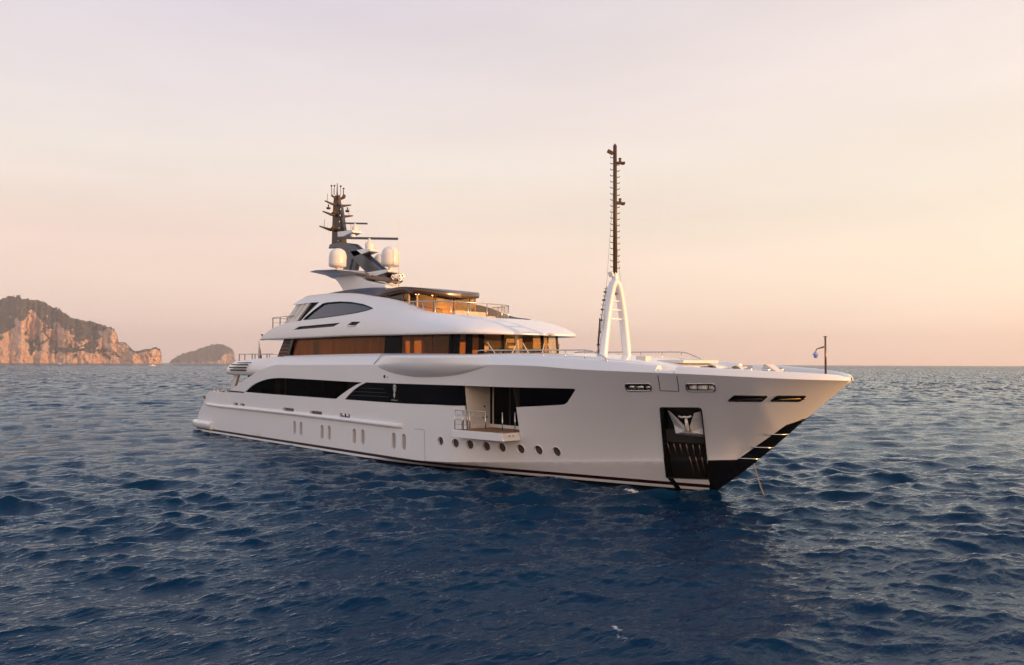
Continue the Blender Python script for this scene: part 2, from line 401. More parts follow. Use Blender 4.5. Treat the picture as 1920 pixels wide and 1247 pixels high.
SLOTS = [[(-41.856, 2.759), (-41.037, 2.756), (-41.027, 2.577), (-41.845, 2.578)], [(-40.634, 2.751), (-39.792, 2.745), (-39.783, 2.573), (-40.625, 2.576)], [(-33.359, 2.731), (-31.65, 2.727), (-31.643, 2.514), (-33.351, 2.517)], [(-29.331, 2.691), (-27.674, 2.682), (-27.668, 2.465), (-29.325, 2.476)], [(-25.353, 2.702), (-24.096, 2.692), (-24.091, 2.451), (-25.347, 2.456)]]
FAIRLEADS = [[(-2.335, 5.098), (-1.065, 5.133), (-1.141, 4.802), (-2.402, 4.772)], [(0.603, 5.151), (1.855, 5.184), (1.76, 4.844), (0.514, 4.815)]]
VENTS = [[(2.102, 4.416), (2.472, 4.661), (3.759, 4.667), (3.44, 4.439)], [(3.781, 4.46), (4.101, 4.685), (5.04, 4.692), (4.741, 4.462)]]
ANCHOR_POCKET = [(-1.093, 3.974), (-1.025, 4.019), (0.707, 4.065), (0.782, 4.014), (0.354, 2.432), (0.231, 1.619), (0.107, 1.146), (-0.047, 0.649), (-1.972, 0.575), (-1.693, 1.545), (-1.461, 2.718)]
POCKET_SPLIT = [(-1.642, 2.142), (-1.606, 2.092)]
STEM_MASK = [(4.529, 3.677), (3.868, 3.395), (2.797, 2.629), (1.474, 1.689), (0.262, 1.596), (0.066, 1.012), (-0.047, 0.649), (-0.07, 0.395)]
DOOR_SEAM = [(-17.082, 2.176), (-16.21, 2.184), (-16.059, 2.117), (-16.0, 0.349)]
GATE_SEAM = [(-0.514, 5.503), (-0.731, 4.811), (0.125, 4.804), (0.354, 5.478)]
POD_LOW = [(-21.171, 5.939), (-20.632, 5.677), (-19.756, 5.471), (-18.514, 5.292), (-16.431, 5.179), (-14.883, 5.218), (-13.487, 5.327), (-12.168, 5.532), (-10.776, 5.828)]
EMBLEM = [(-19.175, 4.734), (-19.167, 4.267), (-19.165, 4.171), (-19.16, 3.849), (-19.158, 3.752)]
HOLE_SMALL = [(-20.155, 5.188)]
LOUVRES = [[(-23.427, 4.404), (-20.315, 4.415)], [(-23.806, 4.17), (-20.078, 4.176)], [(-24.19, 3.917), (-19.844, 3.955)]]
DOCK_LIGHT = [(-37.282, 0.518)]
ARCH_EDGE = [(-42.764, 3.739), (-41.224, 4.202), (-39.549, 4.745), (-37.855, 5.249), (-36.318, 5.61), (-35.176, 5.794), (-34.232, 5.878)]
# ------------------------------------------------------------------ the yacht
yacht = bpy.data.objects.new('motor_yacht', None); COL.objects.link(yacht)
tag(yacht, 'large white motor yacht with dark window bands and fold-out balcony, anchored in blue sea', 'yacht')
def part(mb, name, mats, parent=None, bevel=0.0, label=None):
    o = mb.build(name, mats, parent or yacht, bevel)
    if label: o['label'] = label
    return o
UPP = lambda x, z: half_breadth(x, z, True)
LOW = lambda x, z: half_breadth(x, z, False)
hull_fn = lambda c: UPP if c[1] > z_chine(c[0]) else LOW

def stadium(cx, cz, w, hh, n=8):
    r = w/2; s = hh/2-r; p = []
    for k in range(n+1): a = math.pi*k/n; p.append((cx+r*math.cos(a), cz+s+r*math.sin(a)))
    for k in range(n+1): a = math.pi+math.pi*k/n; p.append((cx+r*math.cos(a), cz-s+r*math.sin(a)))
    return p
def round_poly(poly, r, n=4):
    """Round the corners of an outline."""
    out = []; k = len(poly)
    for i in range(k):
        p, a, b = Vector(poly[i]), Vector(poly[i-1]), Vector(poly[(i+1) % k])
        da, db = (a-p), (b-p); q = min(r, da.length*.45, db.length*.45)
        p1, p2 = p+da.normalized()*q, p+db.normalized()*q
        for t in range(n+1):
            t /= n; out.append(tuple(p1*(1-t)**2+p*2*t*(1-t)+p2*t*t))
    return out
ovals = [stadium(x, z, 0.44, 0.98) for x, z in OVALS]
ports = [[(x+.25*math.cos(2*math.pi*k/18), z+.26*math.sin(2*math.pi*k/18)) for k in range(18)] for x, z in PORTHOLES]
slots = [round_poly(q, .06) for q in SLOTS]
fairs = [round_poly(q, .12) for q in FAIRLEADS]
vents = [round_poly(q, .07) for q in VENTS]
pocket = ANCHOR_POCKET
holes = [SALON_WINDOW, SIDE_OPENING, pocket]+ovals+ports+slots+fairs+vents
chine_line = [(x, z_chine(x)) for x in np.arange(-23.0, 2.2, 0.2)]
stem_pts = [(x_stem(z), z) for z in np.arange(-0.8, 5.3, 0.12)]
knuckle_pts = [(x, z_knuckle(x)) for x in list(np.arange(6.5, 4.5, -0.06))+list(np.arange(4.5, -34.2, -0.4))]
outline = [(-49.4, -0.8)]+stem_pts+[(6.55, 5.36)]+knuckle_pts+ARCH_EDGE[::-1]+[(-42.87, 3.56), (-47.0, 3.52), (-47.5, 3.35), (-47.9, 2.98), (-48.15, 2.42), (-49.1, 1.54), (-49.25, .95)]
stem_mask = STEM_MASK+[(-.2, .1), (-.5, -.9), (0, -1.2), (3, 1.2), (6, 4.2), (5.1, 4.05)]
lines = [chine_line, STEM_MASK+[(-.2, .1), (-.5, -.79)]]+[[(x, zz) for x in np.arange(-49.2, 0.4, 0.5)] for zz in (.06, .20, .37)]
def hull_mat(c):
    if inside(c, stem_mask) or c[0] > x_stem(max(-.9, c[1]))-0.12 and c[1] < 3.7: return 2
    if c[1] < .06: return 2
    if c[1] < .20: return 0
    if c[1] < .37: return 1
    return 0
fine = [(x, z) for x in np.arange(3.6, 6.5, .11) for z in np.arange(2.8, 5.36, .11)]
hull = MB()
side_patch(hull, None, outline, holes, lines, .32, .28, hull_mat, fsel=hull_fn, extra=fine)
port_lines = [chine_line]+lines[2:]
side_patch(hull, None, outline, (), port_lines, .6, .4, hull_mat, side=1, fsel=hull_fn, extra=fine)
for q in [SALON_WINDOW, SIDE_OPENING]: reveal(hull, UPP, dense(q, .4), .10)
for q in ports: reveal(hull, UPP, q, .13)
for q in ovals: reveal(hull, UPP, q, .10)
for q in slots: reveal(hull, UPP, q, .22)
for q in fairs: reveal(hull, UPP, q, .25, 3)
for q in vents: reveal(hull, UPP, q, .30, 2)
for i in range(len(pocket)):
    a, b = pocket[i], pocket[(i+1) % len(pocket)]
    fa, fb_ = hull_fn((a[0], a[1]+1e-4))(*a), hull_fn((b[0], b[1]+1e-4))(*b)
    hull.add([(a[0], -fa, a[1]), (b[0], -fb_, b[1]), (b[0], -max(0, fb_-.55), b[1]), (a[0], -max(0, fa-.55), a[1])], [(0, 1, 2, 3)], 2)
# arch and aft bulwark edges, both sides, and the transom
edge = [(-34.2, z_knuckle(-34.2))]+ARCH_EDGE[::-1]+[(-42.87, 3.56), (-47.0, 3.52)]
for sd in (-1, 1): reveal(hull, UPP, dense(edge, .3, False), .32, 0, False, side=sd)
tr = [(-47.0, 3.52), (-47.5, 3.35), (-47.9, 2.98), (-48.15, 2.42), (-49.1, 1.54), (-49.25, .95), (-49.4, -.8)]
hull.loft([[(x-.55*(1-(k/4)**2), UPP(x, max(z, .1))*k/4, z) for k in range(-4, 5)] for x, z in tr], 0, False)
# bevelled band between the knuckle and the bulwark top, with the cap and the inner face of the bulwark
BULWARK = [(-40,6.30),(-38.9,6.35),(-35.2,6.50),(-28.9,6.59),(-22,6.62),(-10.4,6.48),(-7.6,6.41),(-4.6,6.24),(-2.7,6.12),(-0.3,5.93),(1.7,5.85),(4.1,5.72),(5.6,5.64),(6.2,5.58),(6.42,5.50)]
def z_bulwark(x): return interp(BULWARK, x)
def band_rows(x, gate=False, sd=-1):
    bk, zk, zt = b_knuckle(x), z_knuckle(x), z_bulwark(x)
    if sd > 0: zt += .10*min(1, max(0, (x+9)/6))*min(1, max(0, (6.5-x)/2.5))
    if gate: zt = zk+(zt-zk)*0.35
    w = min(.46*(zt-zk)/.62 if not gate else .2, bk*.55); r = .05
    y1 = bk-w; y2 = max(0.0, y1-min(.22, bk*.3)); y3 = max(0.0, y2-.06)
    ztop = zt
    zd = max(5.13, z_stem(x)+.04); y3 = max(0.0, min(y3, UPP(x, 5.1)-.1))
    pts = [(bk, zk), (bk-.012, zk+.035), (bk-.05, zk+.085), (bk-w*.55, zk+(zt-zk)*.62), (y1+.05, ztop-.04), (y1, ztop), ((y1+y2)/2, ztop+.012), (y2, ztop-.01), (y3, ztop-.07), (y3, zd)]
    return pts
stations = list(np.arange(-34.2, -.6, .4))
def emit_band(xs, gate=False, caps=False):
    for sd in (-1, 1):
        rows = [[(x, sd*y, z) for y, z in band_rows(x, gate, sd)] for x in xs]
        hull.loft(rows, 0, True, flip=(sd > 0))
        if caps:
            for r in (rows[0], rows[-1]): hull.add(r, [tuple(range(len(r)))], 0)
emit_band(stations+[-.62])
emit_band([-.60, -.25, .1, .26], True)
emit_band([.28]+list(np.arange(.6, 5.6, .3))+list(np.arange(5.6, 6.54, .06))+[6.545])
for x in (-.62, .28):
    for sd in (-1, 1):
        r = [(x, sd*y, z) for y, z in band_rows(x, False, sd)]; hull.add(r, [tuple(range(len(r)))], 0)
hull_obj = part(hull, 'hull', [WHITE, MAROON, BLACK, STEEL])

# decks
d = MB()
d.prism_z([(x, -max(.02, UPP(x, 5.0)-.12)) for x in np.arange(-34, 6.0, .5)]+[(x, max(.02, UPP(x, 5.0)-.12)) for x in np.arange(5.5, -34.5, -.5)], 5.05, 5.15)
d.prism_z([(-48.2, -4.5), (-39.2, -4.6), (-39.2, 4.6), (-48.2, 4.5)], 2.55, 2.65)
part(d, 'deck', TEAK)

# rubbing strake, draught patch, small fittings on the side
rub = MB(); pts = [(x, -(UPP(x, z)+.03), z) for x, z in dense(RUB, .8, False)]
rub.tube(pts, [.06]+[.15]*(len(pts)-2)+[.10], 12); part(rub, 'rubbing_strake', WHITE)
q = MB()
for z0, z1, x0, x1 in ((.30, .62, -1.95, -1.62),):
    q.add([(x, -(LOW(x, z)+.012), z) for x, z in ((x0, z1), (x1-.05, z1), (x1+.12, .02), (x0+.18, .02))], [(0, 3, 2, 1)])
part(q, 'sea_inlet_cover', BLACK)
q = MB(); side_patch(q, UPP, [(-42.87, 3.60), (-39.85, 3.60), (-39.95, 3.70), (-42.8, 3.74)], (), (), .5, .1, off=.012); part(q, 'arch_foot_strip', BLACK)
q = MB(); side_patch(q, UPP, [(-37.7, .40), (-36.9, .40), (-36.9, .63), (-37.7, .63)], (), (), .5, .1, off=.03); part(q, 'underwater_light_cover', CREAM)
for seam, nm in ((DOOR_SEAM, 'shell_door_seam'), (GATE_SEAM, 'bulwark_gate_seam')):
    q = MB(); q.tube([(x, -(UPP(x, z)+.002), z) for x, z in dense(seam, .3, False)], .011 if nm[0] == 's' else .016, 5); part(q, nm, SEAM if nm[0] == 's' else MATT)
for x, z in HOLE_SMALL:
    q = MB(); q.lathe([(.10, -.02), (.10, .02), (.06, .025), (0, .0)], (x, -UPP(x, z)-.0, z), 14, axis=(0, -1, 0)); o = part(q, 'drain_outlet', MATT)
    q = MB(); q.lathe([(.05, -.02), (.05, .02), (0, .02)], (x+.33, -UPP(x+.33, z-.04), z-.04), 12, axis=(0, -1, 0)); part(q, 'drain_outlet', STEEL)
# side windows
for (x, z), poly in zip(OVALS, ovals):
    q = MB(); side_patch(q, UPP, [(x+(a-x)*1.0, z+(b-z)*1.0) for a, b in poly], (), (), .2, off=-.095); o = part(q, 'oval_window', BLIND)
for (x, z), poly in zip(PORTHOLES, ports):
    q = MB(); q.tube([(a, -(UPP(a, b)+.004), b) for a, b in poly], .022, 6, closed=True); o = part(q, 'porthole', WHITE)
    g = MB(); side_patch(g, UPP, poly, (), (), .2, off=-.125); part(g, 'glass', PORTGLASS, o)
def shrink(poly, dx): 
    cx = sum(p[0] for p in poly)/len(poly); cz = sum(p[1] for p in poly)/len(poly)
    return [(p[0]+(cx-p[0])*dx, p[1]+(cz-p[1])*dx) for p in poly]
glass_side = tinted_glass('dark_tinted_side_glass', (.18, .15, .14), (.25, .25, .3), ior=1.15)
q = MB(); side_patch(q, UPP, SALON_WINDOW, (), (), .5, .4, off=-.09); salon = part(q, 'salon_window', glass_side)
q = MB(); side_patch(q, UPP, SIDE_GLASS, (), (), .5, .4, off=-.09); sidew = part(q, 'side_window', DARKGLASS)
q = MB(); side_patch(q, UPP, FORWARD_GLASS+[(-9.25, 3.74), (-9.25, 4.78)][:0], (), (), .5, .4, off=-.09); part(q, 'forward_window', DARKGLASS)
# cabin behind the salon glass: back lining, some panels and a narrow pale column
q = MB(); q.box((-31, -3.6, 4.2), (18, .1, 1.7), 0); q.box((-31, -4.15, 3.55), (17, 1.1, .06), 0); q.box((-31, -4.15, 4.95), (17, 1.1, .06), 0)
q.box((-39.6, -4.2, 4.2), (.06, 1.2, 1.6), 0); part(q, 'salon_lining', DARKROOM, salon)
for x, w, m in ((-35.6, .75, WOOD), (-34.35, .18, PALEWOOD), (-30.6, .55, SKYGLASS), (-28.9, .5, SKYGLASS), (-27.2, .5, DARKROOM), (-25.2, .6, WOOD)):
    q = MB(); q.box((x, -4.25, 4.22), (w, .05, 1.3)); part(q, 'cabin_panel', m, salon)
for lv in LOUVRES:
    q = MB(); q.tube([(x, -(UPP(x, z)-.075), z) for x, z in dense(lv, .6, False)], .02, 5); part(q, 'louvre', MATT, sidew)
# emblem on the dark side glass: a tall leaf over a small one above a thin bar
em = MB()
def leaf(zc, hw, hh):
    n = 24; rows = []
    for k in (1.0, .72):
        rows.append([(-19.17+hw*k*math.sin(2*math.pi*j/n), -(UPP(-19.17, zc)-.07), zc+hh*k*math.cos(2*math.pi*j/n)) for j in range(n)])
    em.loft(rows, 0, False, closed=True)
leaf(4.50, .17, .24); em.box((-19.17, -(UPP(-19.17, 4.5)-.075), 4.50), (.13, .03, .30))
em.prism_y([(-19.21, 4.27), (-19.13, 4.27), (-19.06, 4.12), (-19.10, 3.98), (-19.17, 3.88), (-19.24, 3.98), (-19.28, 4.12)], -(UPP(-19.17, 4)-.08), -(UPP(-19.17, 4)-.05))
for k in range(6): em.box((-19.45+.11*k, -(UPP(-19.17, 3.75)-.075), 3.765), (.07, .02, .055))
part(em, 'emblem', STEEL, sidew)

# slots, mooring fairleads, bow vents
for k, s in enumerate(SLOTS):
    q = MB(); side_patch(q, UPP, s, (), (), .3, off=-.20); o = part(q, 'mooring_slot', MATT if k == 4 else SLOTBACK)
    if k == 4:
        for f in (.35, .72):
            x = s[0][0]+(s[1][0]-s[0][0])*f; z = (s[0][1]+s[2][1])/2
            g = MB(); g.tube([(x, -(UPP(x, z)-.08), z-.14), (x, -(UPP(x, z)-.08), z+.14)], .12, 12); part(g, 'roller', STEEL, o)
for s, rr in zip(FAIRLEADS, fairs):
    x0, x1 = s[0][0], s[1][0]; zc = (s[0][1]+s[2][1])/2; hz = abs(s[0][1]-s[2][1])
    q = MB(); ring = [(a, -(UPP(a, b)+.01), b) for a, b in rr]; q.tube(ring, .035, 8, closed=True); o = part(q, 'mooring_fairlead', STEEL)
    g = MB(); side_patch(g, UPP, s, (), (), .3, off=-.24); part(g, 'fairlead_back', CREAM, o)
    for f, w in ((.16, .17), (.50, .22), (.84, .15)):
        x = x0+(x1-x0)*f; g = MB(); y = -(UPP(x, zc)-.12)
        g.tube([(x-w, y, zc-.01), (x-w*.9, y, zc), (x+w*.9, y, zc), (x+w, y, zc)], [.03, .115, .115, .03], 12); part(g, 'roller', DOME if s is FAIRLEADS[1] else STEEL, o)
for k, s in enumerate(VENTS):
    q = MB(); side_patch(q, UPP, shrink(s, -.02), (), (), .3, off=-.29); o = part(q, 'bow_vent', MATT)
    ctr = (sum(p[0] for p in s)/4, sum(p[1] for p in s)/4)
    g = MB()
    a = (s[0][0]*.75+s[1][0]*.25+.1, s[0][1]+.06); b = (s[2][0]-.12, s[2][1]-.07)
    g.tube([(a[0], -(UPP(*a)-.13), a[1]), (b[0], -(UPP(*b)-.13), b[1]-.03)], [.04, .07], 8); part(g, 'vent_bar', BRASS if k else MATT, o)
    g = MB(); g.tube([(x, -(UPP(x, z)+.006), z) for x, z in vents[k]], .03, 6, closed=True); part(g, 'vent_frame', BLACK, o)

# anchor pocket lining
q = MB()
side_patch(q, None, pocket, (), [chine_line[90:]], .3, off=-.5, fsel=hull_fn)
pock = part(q, 'anchor_pocket', MATT)
q = MB(); side_patch(q, UPP, [(-1.52, 2.36), (.28, 2.36), (.42, 3.05), (-1.35, 2.98)], (), (), .3, off=-.25); part(q, 'guard_plate', principled('guard_plate_grey', (.075, .068, .06), .45, metal=.3), pock)
for k in range(7):
    t = k/6; xa, xb = -1.50+t*1.72, -1.45+t*1.50
    g = MB(); zt, zm, zb = 2.30, 1.42, .72
    g.tube([(xa, -(UPP(xa, zt)-.24), zt), (xa*.6+xb*.4, -(UPP(xa*.6+xb*.4, 1.75)-.2), 1.75)], .035, 8); 
    if k > 2: g.tube([(xa*.6+xb*.4+.03, -(max(UPP(xa*.6+xb*.4, 1.72), .2)-.22), 1.70), (xb, -(max(LOW(xb, zb), .2)-.16), zb)], .03, 8)
    part(g, 'guard_bar', BRONZE, pock)
q = MB(); ring = [(a, -(hull_fn((a, b+1e-4))(a, b)+.01), b) for a, b in round_poly(pocket, .05, 2)]; q.tube(ring, .03, 6, closed=True); part(q, 'pocket_frame', BLACK, pock)

# bright rubbing bars on the stem
for z0, ln in ((2.95, .42), (2.32, .44), (1.76, .50)):
    q = MB(); x = x_stem(z0)
    q.tube([(x-.75, -(UPP(x-.75, z0)+.02), z0), (x-.3, -(UPP(x-.3, z0)+.03), z0), (x+.02, -.02, z0), (x-.3, UPP(x-.3, z0)+.03, z0)], .035, 8); part(q, 'stem_bar', STEEL)

# swim platform and its side sponsons
q = MB()
prof = [(.30, -.10), (.38, .10), (.80, .16), (.93, .08), (.96, -.12)]
for sd in (-1, 1):
    rows = []
    for x, o_ in ((-50.9, -.75), (-50.75, -.35), (-50.3, -.05), (-49.6, .08), (-48.5, .14), (-47, .18), (-45.9, .20)):
        b0 = UPP(max(x, -49.0), .6)
        rows.append([(x, sd*(b0+o_+dy-.05), zz) for zz, dy in prof]+[(x, sd*(b0-.9), .96), (x, sd*(b0-.9), .30)])
    q.loft(rows, 0, True, closed=True, flip=(sd > 0)); q.add(rows[-1], [tuple(range(len(rows[-1])))], 0); q.add(rows[0], [tuple(range(len(rows[0])))], 0)
q.prism_z([(-51.15, -3.4), (-48.6, -4.2), (-48.6, 4.2), (-51.15, 3.4)], .34, .94)
part(q, 'swim_platform', WHITE)
q = MB(); q.lathe([(.09, 0), (.09, .08), (.045, .1), (.045, .3), (.12, .34), (.1, .42), (0, .44)], (-50.1, -4.35, .95), 12); part(q, 'mooring_bollard', BRONZE)
# stern capstans and the rail along the aft bulwark
for x, y in ((-46.6, -4.5), (-45.9, -4.45), (-44.2, -4.5)):
    q = MB(); q.lathe([(.16, 0), (.16, .06), (.08, .1), (.08, .18), (.15, .22), (.13, .28), (0, .3)], (x, y, 3.52), 12); part(q, 'mooring_bollard', STEEL)
q = MB(); q.tube([(-47.2, -4.3, 3.1), (-47.2, -4.3, 3.72), (-43.4, -4.35, 3.76)], .025, 6); q.tube([(-45.2, -4.3, 3.5), (-45.2, -4.3, 3.74)], .02, 6); part(q, 'stern_rail', STEEL)
q = MB(); q.box((-47.85, -4.83, 3.0), (.22, .25, .28)); part(q, 'stern_fairlead', BRONZE)

# pod that swells out of the bulwark (wing station)
pod = MB(); rows = []
P0, P1 = -21.25, -10.72
for i in range(41):
    t = i/40; x = P0+(P1-P0)*t
    zl = interp(POD_LOW, x); zt = z_bulwark(x)
    sh = math.sin(math.pi*min(1, max(0, t)))**.55
    d_ = .62*sh; bt, bk = b_knuckle(x)-.46, b_knuckle(x)
    row = []
    for k in range(15):
        a = k/14                                    # 0 at the top, 1 at the bottom edge
        z = zt+.004+(zl-zt)*a
        base = (bt+(bk-bt)*min(1, (zt-z)/max(.05, zt-z_knuckle(x)))) if z > z_knuckle(x) else UPP(x, z)
        ins = base+.006
        out_ = bk+d_*math.cos(max(0, (a-.38)/.62)*math.pi/2)**.75
        e = max(0.0, min(1.0, a/.10)); s_ = e*e*(3-2*e)
        top_y = bt+.008
        y = (top_y+(bk-bt)*.5*sh)*(1-s_)+s_*max(ins, out_ if a < 1 else ins)
        if a > .999: y = ins-.04
        y = ins+(y-ins)*sh if sh < 1 else y
        row.append((x, -y, z))
    row.insert(0, (x, -(bt-.05), zt+.004))
    rows.append(row)
pod.loft(rows, 0, True)
part(pod, 'wing_station_pod', WHITE)
q = MB(); q.tube([(-21.0, -4.55, 6.61), (-21.35, -4.96, 5.96)], .02, 5); part(q, 'pod_seam', SEAM)

# ------------------------------------------------------------------ fold-down balcony
FL = 2.40
q = MB()
q.add([(-12.72, -UPP(-12.72, 4.79)+.10, 4.85), (-12.72, -UPP(-12.72, 2.1)+.10, 2.1), (-12.85, -2.75, 2.1), (-12.85, -2.75, 4.85)], [(0, 1, 2, 3), (3, 2, 1, 0)][:1])
q.add([(-12.86, -2.75, 2.1), (-12.86, -2.75, 4.85), (-12.98, -2.75, 4.85), (-12.98, -2.75, 2.1)], [(0, 1, 2, 3)])
part(q, 'balcony_side_wall', WHITE)
q = MB(); q.add([(-9.3, -UPP(-9.3, 4.7)+.10, 4.85), (-9.33, -UPP(-9.33, 2.1)+.1, 2.1), (-9.0, -1.9, 2.1), (-9.0, -1.9, 4.85)], [(0, 1, 2, 3)])
q.add([(-12.9, -4.72, 4.84), (-12.9, -2.2, 4.84), (-8.9, -1.8, 4.84), (-5.2, -3.8, 4.84), (-9.0, -4.3, 4.84)], [(0, 1, 2, 3, 4)]); part(q, 'balcony_ceiling', DARKROOM)
q = MB(); q.box((-11.0, -2.6, 3.55), (4.2, .06, 2.3)); o = part(q, 'balcony_door', DARKGLASS)
q = MB(); q.box((-10.95, -2.66, FL+.10), (4.1, .12, .20)); part(q, 'door_sill', WHITE, o)
for x in (-12.7, -11.3, -9.9):
    q = MB(); q.box((x, -2.65, 3.6), (.07, .05, 2.3)); part(q, 'door_frame', CREAM if x < -12 else MATT, o)
out_a, out_f = (-13.15, -5.28), (-9.46, -4.86)
q = MB(); q.prism_z([out_a, out_f, (-9.40, -UPP(-9.4, FL)+.3), (-13.05, -UPP(-13, FL)-.02)], FL-.42, FL-.006)
bal = part(q, 'balcony_platform', WHITE, bevel=.02)
q = MB(); q.prism_z([(out_a[0]+.12, out_a[1]+.10), (out_f[0]-.10, out_f[1]+.10), (-9.45, -3.6), (-9.1, -2.6), (-12.8, -2.65), (-12.75, -4.7), (-12.95, -4.9)], FL-.004, FL+.02); part(q, 'teak_floor', TEAK, bal)
for y in (-4.45, -4.2):
    q = MB(); q.lathe([(.035, 0), (.035, .02), (0, .02)], (-9.40, y, FL-.16), 10, axis=(1, 0, 0)); part(q, 'bolt', MATT, bal)
posts = [(-13.0, -5.18), (-11.85, -5.08), (-10.72, -4.95), (-9.56, -4.80)]
for x, y in posts+[(-9.44, -4.02), (-12.55, -4.95), (-12.45, -5.12)]:
    q = MB(); q.tube([(x, y, FL), (x, y, FL+1.08)], .028, 8); part(q, 'rail_post', STEEL, bal)
for k, zz in enumerate((1.06, .80, .55, .30)):
    q = MB(); q.tube([(-13.0, -5.18, FL+zz), (-11.85, -5.08, FL+zz), (-10.72, -4.95, FL+zz)], .022 if k == 0 else .012, 6)
    part(q, 'rail', STEEL, bal)
for x, y, z in ((-12.83, -3.3, 3.0), (-12.83, -3.05, 3.0), (-12.83, -3.2, 3.6), (-12.82, -4.5, 3.25)):
    q = MB(); q.box((x+.02, y, z), (.05, .09, .09)); part(q, 'wall_fitting', MATT)
q = MB(); q.tube([(-12.66, -4.55, 2.42), (-12.66, -4.6, 3.35)], .03, 8); part(q, 'hinge_arm', STEEL)

# ------------------------------------------------------------------ upper deck, aft overhang
q = MB(); rows = []
def aft_section(b, zt, zb):
    m = (zt+zb)/2; h_ = (zt-zb)/2
    pr = [(b-1.2, zb+.02), (b-.12, zb), (b+.14, zb+.12*h_), (b+.22, zb+.5*h_), (b+.20, m), (b+.10, m+.45*h_), (b-.04, zt-.12*h_), (b-.16, zt), (b-.34, zt), (b-.38, zt-.08)]
    return pr
for x, b, zt, zb in ((-33.2, 4.44, 6.54, 4.98), (-36, 4.44, 6.46, 4.98), (-39, 4.44, 6.34, 4.98), (-41.5, 4.42, 6.24, 4.98), (-43.0, 4.36, 6.12, 4.98), (-44.2, 4.24, 5.96, 4.98), (-45.0, 4.05, 5.80, 4.99), (-45.5, 3.75, 5.62, 5.02), (-45.75, 3.35, 5.45, 5.07), (-45.85, 2.9, 5.3, 5.14)):
    rows.append([(x, -y, z) for y, z in aft_section(b, zt, zb)]+[(x, y, z) for y, z in aft_section(b, zt, zb)[::-1]])
q.loft(rows, 0, True); q.add(rows[-1], [tuple(range(len(rows[-1])))], 0)
part(q, 'upper_deck_overhang', WHITE)
q = MB(); q.prism_z([(-45.6, -2.9), (-44.4, -3.9), (-33, -4.1), (-33, 4.1), (-44.4, 3.9), (-45.6, 2.9)], 5.3, 5.42); part(q, 'upper_aft_deck', TEAK)
for k, (z, x0, x1, rr) in enumerate(((6.02, -42.2, -39.6, .03), (5.86, -43.0, -39.9, .05), (5.62, -43.3, -40.1, .06), (5.42, -43.2, -40.3, .05))):
    q = MB(); q.tube([(x0, -4.63-.04*min(k, 2)+(.10 if k == 0 else 0), z), (x1, -4.66-.04*min(k, 2)+(.10 if k == 0 else 0), z)], rr, 6); part(q, 'exhaust_louvre', MATT)
for k in range(7):
    q = MB(); x = -43.0+.45*k; q.box((x, -4.68, 5.40), (.10, .10, .14)); part(q, 'louvre_fin', BRONZE)
q = MB(); q.add([(-44.35, -4.05, 4.0), (-43.75, -4.05, 4.0), (-43.1, -4.05, 5.0), (-43.9, -4.05, 5.0), (-44.35, -3.85, 4.0), (-43.75, -3.85, 4.0), (-43.1, -3.85, 5.0), (-43.9, -3.85, 5.0)], [(0, 1, 2, 3), (7, 6, 5, 4), (0, 4, 5, 1), (1, 5, 6, 2), (3, 2, 6, 7), (0, 3, 7, 4)])
q.add([(-44.9, -4.05, 2.6), (-44.35, -4.05, 2.6), (-43.75, -4.05, 4.0), (-44.35, -4.05, 4.0), (-44.9, -3.85, 2.6), (-44.35, -3.85, 2.6), (-43.75, -3.85, 4.0), (-44.35, -3.85, 4.0)], [(0, 1, 2, 3), (7, 6, 5, 4), (0, 4, 5, 1), (1, 5, 6, 2), (0, 3, 7, 4)]); part(q, 'deck_pillar', CREAM)
# rail round the upper aft deck
q = MB(); zt = 6.72
q.tube([(-36.6, -4.22, 6.70), (-42.7, -4.18, zt), (-43.15, -3.9, zt), (-43.3, -3.2, zt), (-43.3, 3.2, zt), (-43.15, 3.9, zt), (-42.7, 4.18, zt), (-36.6, 4.22, 6.70)], .032, 6); ur = part(q, 'upper_deck_rail', STEEL)
for x, y in [(-43.05, -4.0), (-41.6, -4.18), (-40.2, -4.2), (-38.8, -4.2), (-37.6, -4.2), (-43.3, -2.5), (-43.3, -1.2), (-43.3, 0), (-43.3, 1.2), (-43.3, 2.5), (-43.0, 4.0), (-41.6, 4.18), (-40.2, 4.2), (-38.8, 4.2)]:
    q = MB(); q.box((x, y, 6.05), (.10, .05, 1.3)); part(q, 'rail_post', STEEL, ur)
q = MB()
q.box((-40.6, -3.2, 6.05), (1.6, .9, .5)); ds = q.build('deck_sofa', BRONZE, None, .05); tag(ds, 'dark brown sofa behind the rail of the stern upper deck', 'sofa')

# ------------------------------------------------------------------ bridge deck house
BH, FRX, FA = 4.05, -14.8, 2.4
def house_plan(a, grow=0.0):
    """Point on the rounded front: a from -90 (starboard) to 90 degrees (port)."""
    t = math.radians(a); c, s = math.cos(t), math.sin(t)
    return FRX+(FA+grow)*abs(c)**.80, (BH+grow)*math.copysign(abs(s)**.80, s)
def wall_quad(mb, a, b, z0, z1, th=.06, lean=.10, mat=0):
    """An upright pane from plan point a to b, leaning in a little."""
    a, b = Vector((*a, 0)), Vector((*b, 0)); d_ = (b-a).normalized(); n = Vector((d_.y, -d_.x, 0))
    pts = []
    for z, l in ((z0, 0), (z1, -lean)):
        for p in (a, b): pts += [p+n*l+Vector((0, 0, z)), p+n*(l-th)+Vector((0, 0, z))]
    # a-out, a-in, b-out, b-in (bottom) then top
    mb.add(pts, [(0, 2, 6, 4), (3, 1, 5, 7), (1, 0, 4, 5), (2, 3, 7, 6), (4, 6, 7, 5), (0, 1, 3, 2)], mat)
ZG0, ZG1 = 6.02, 7.86
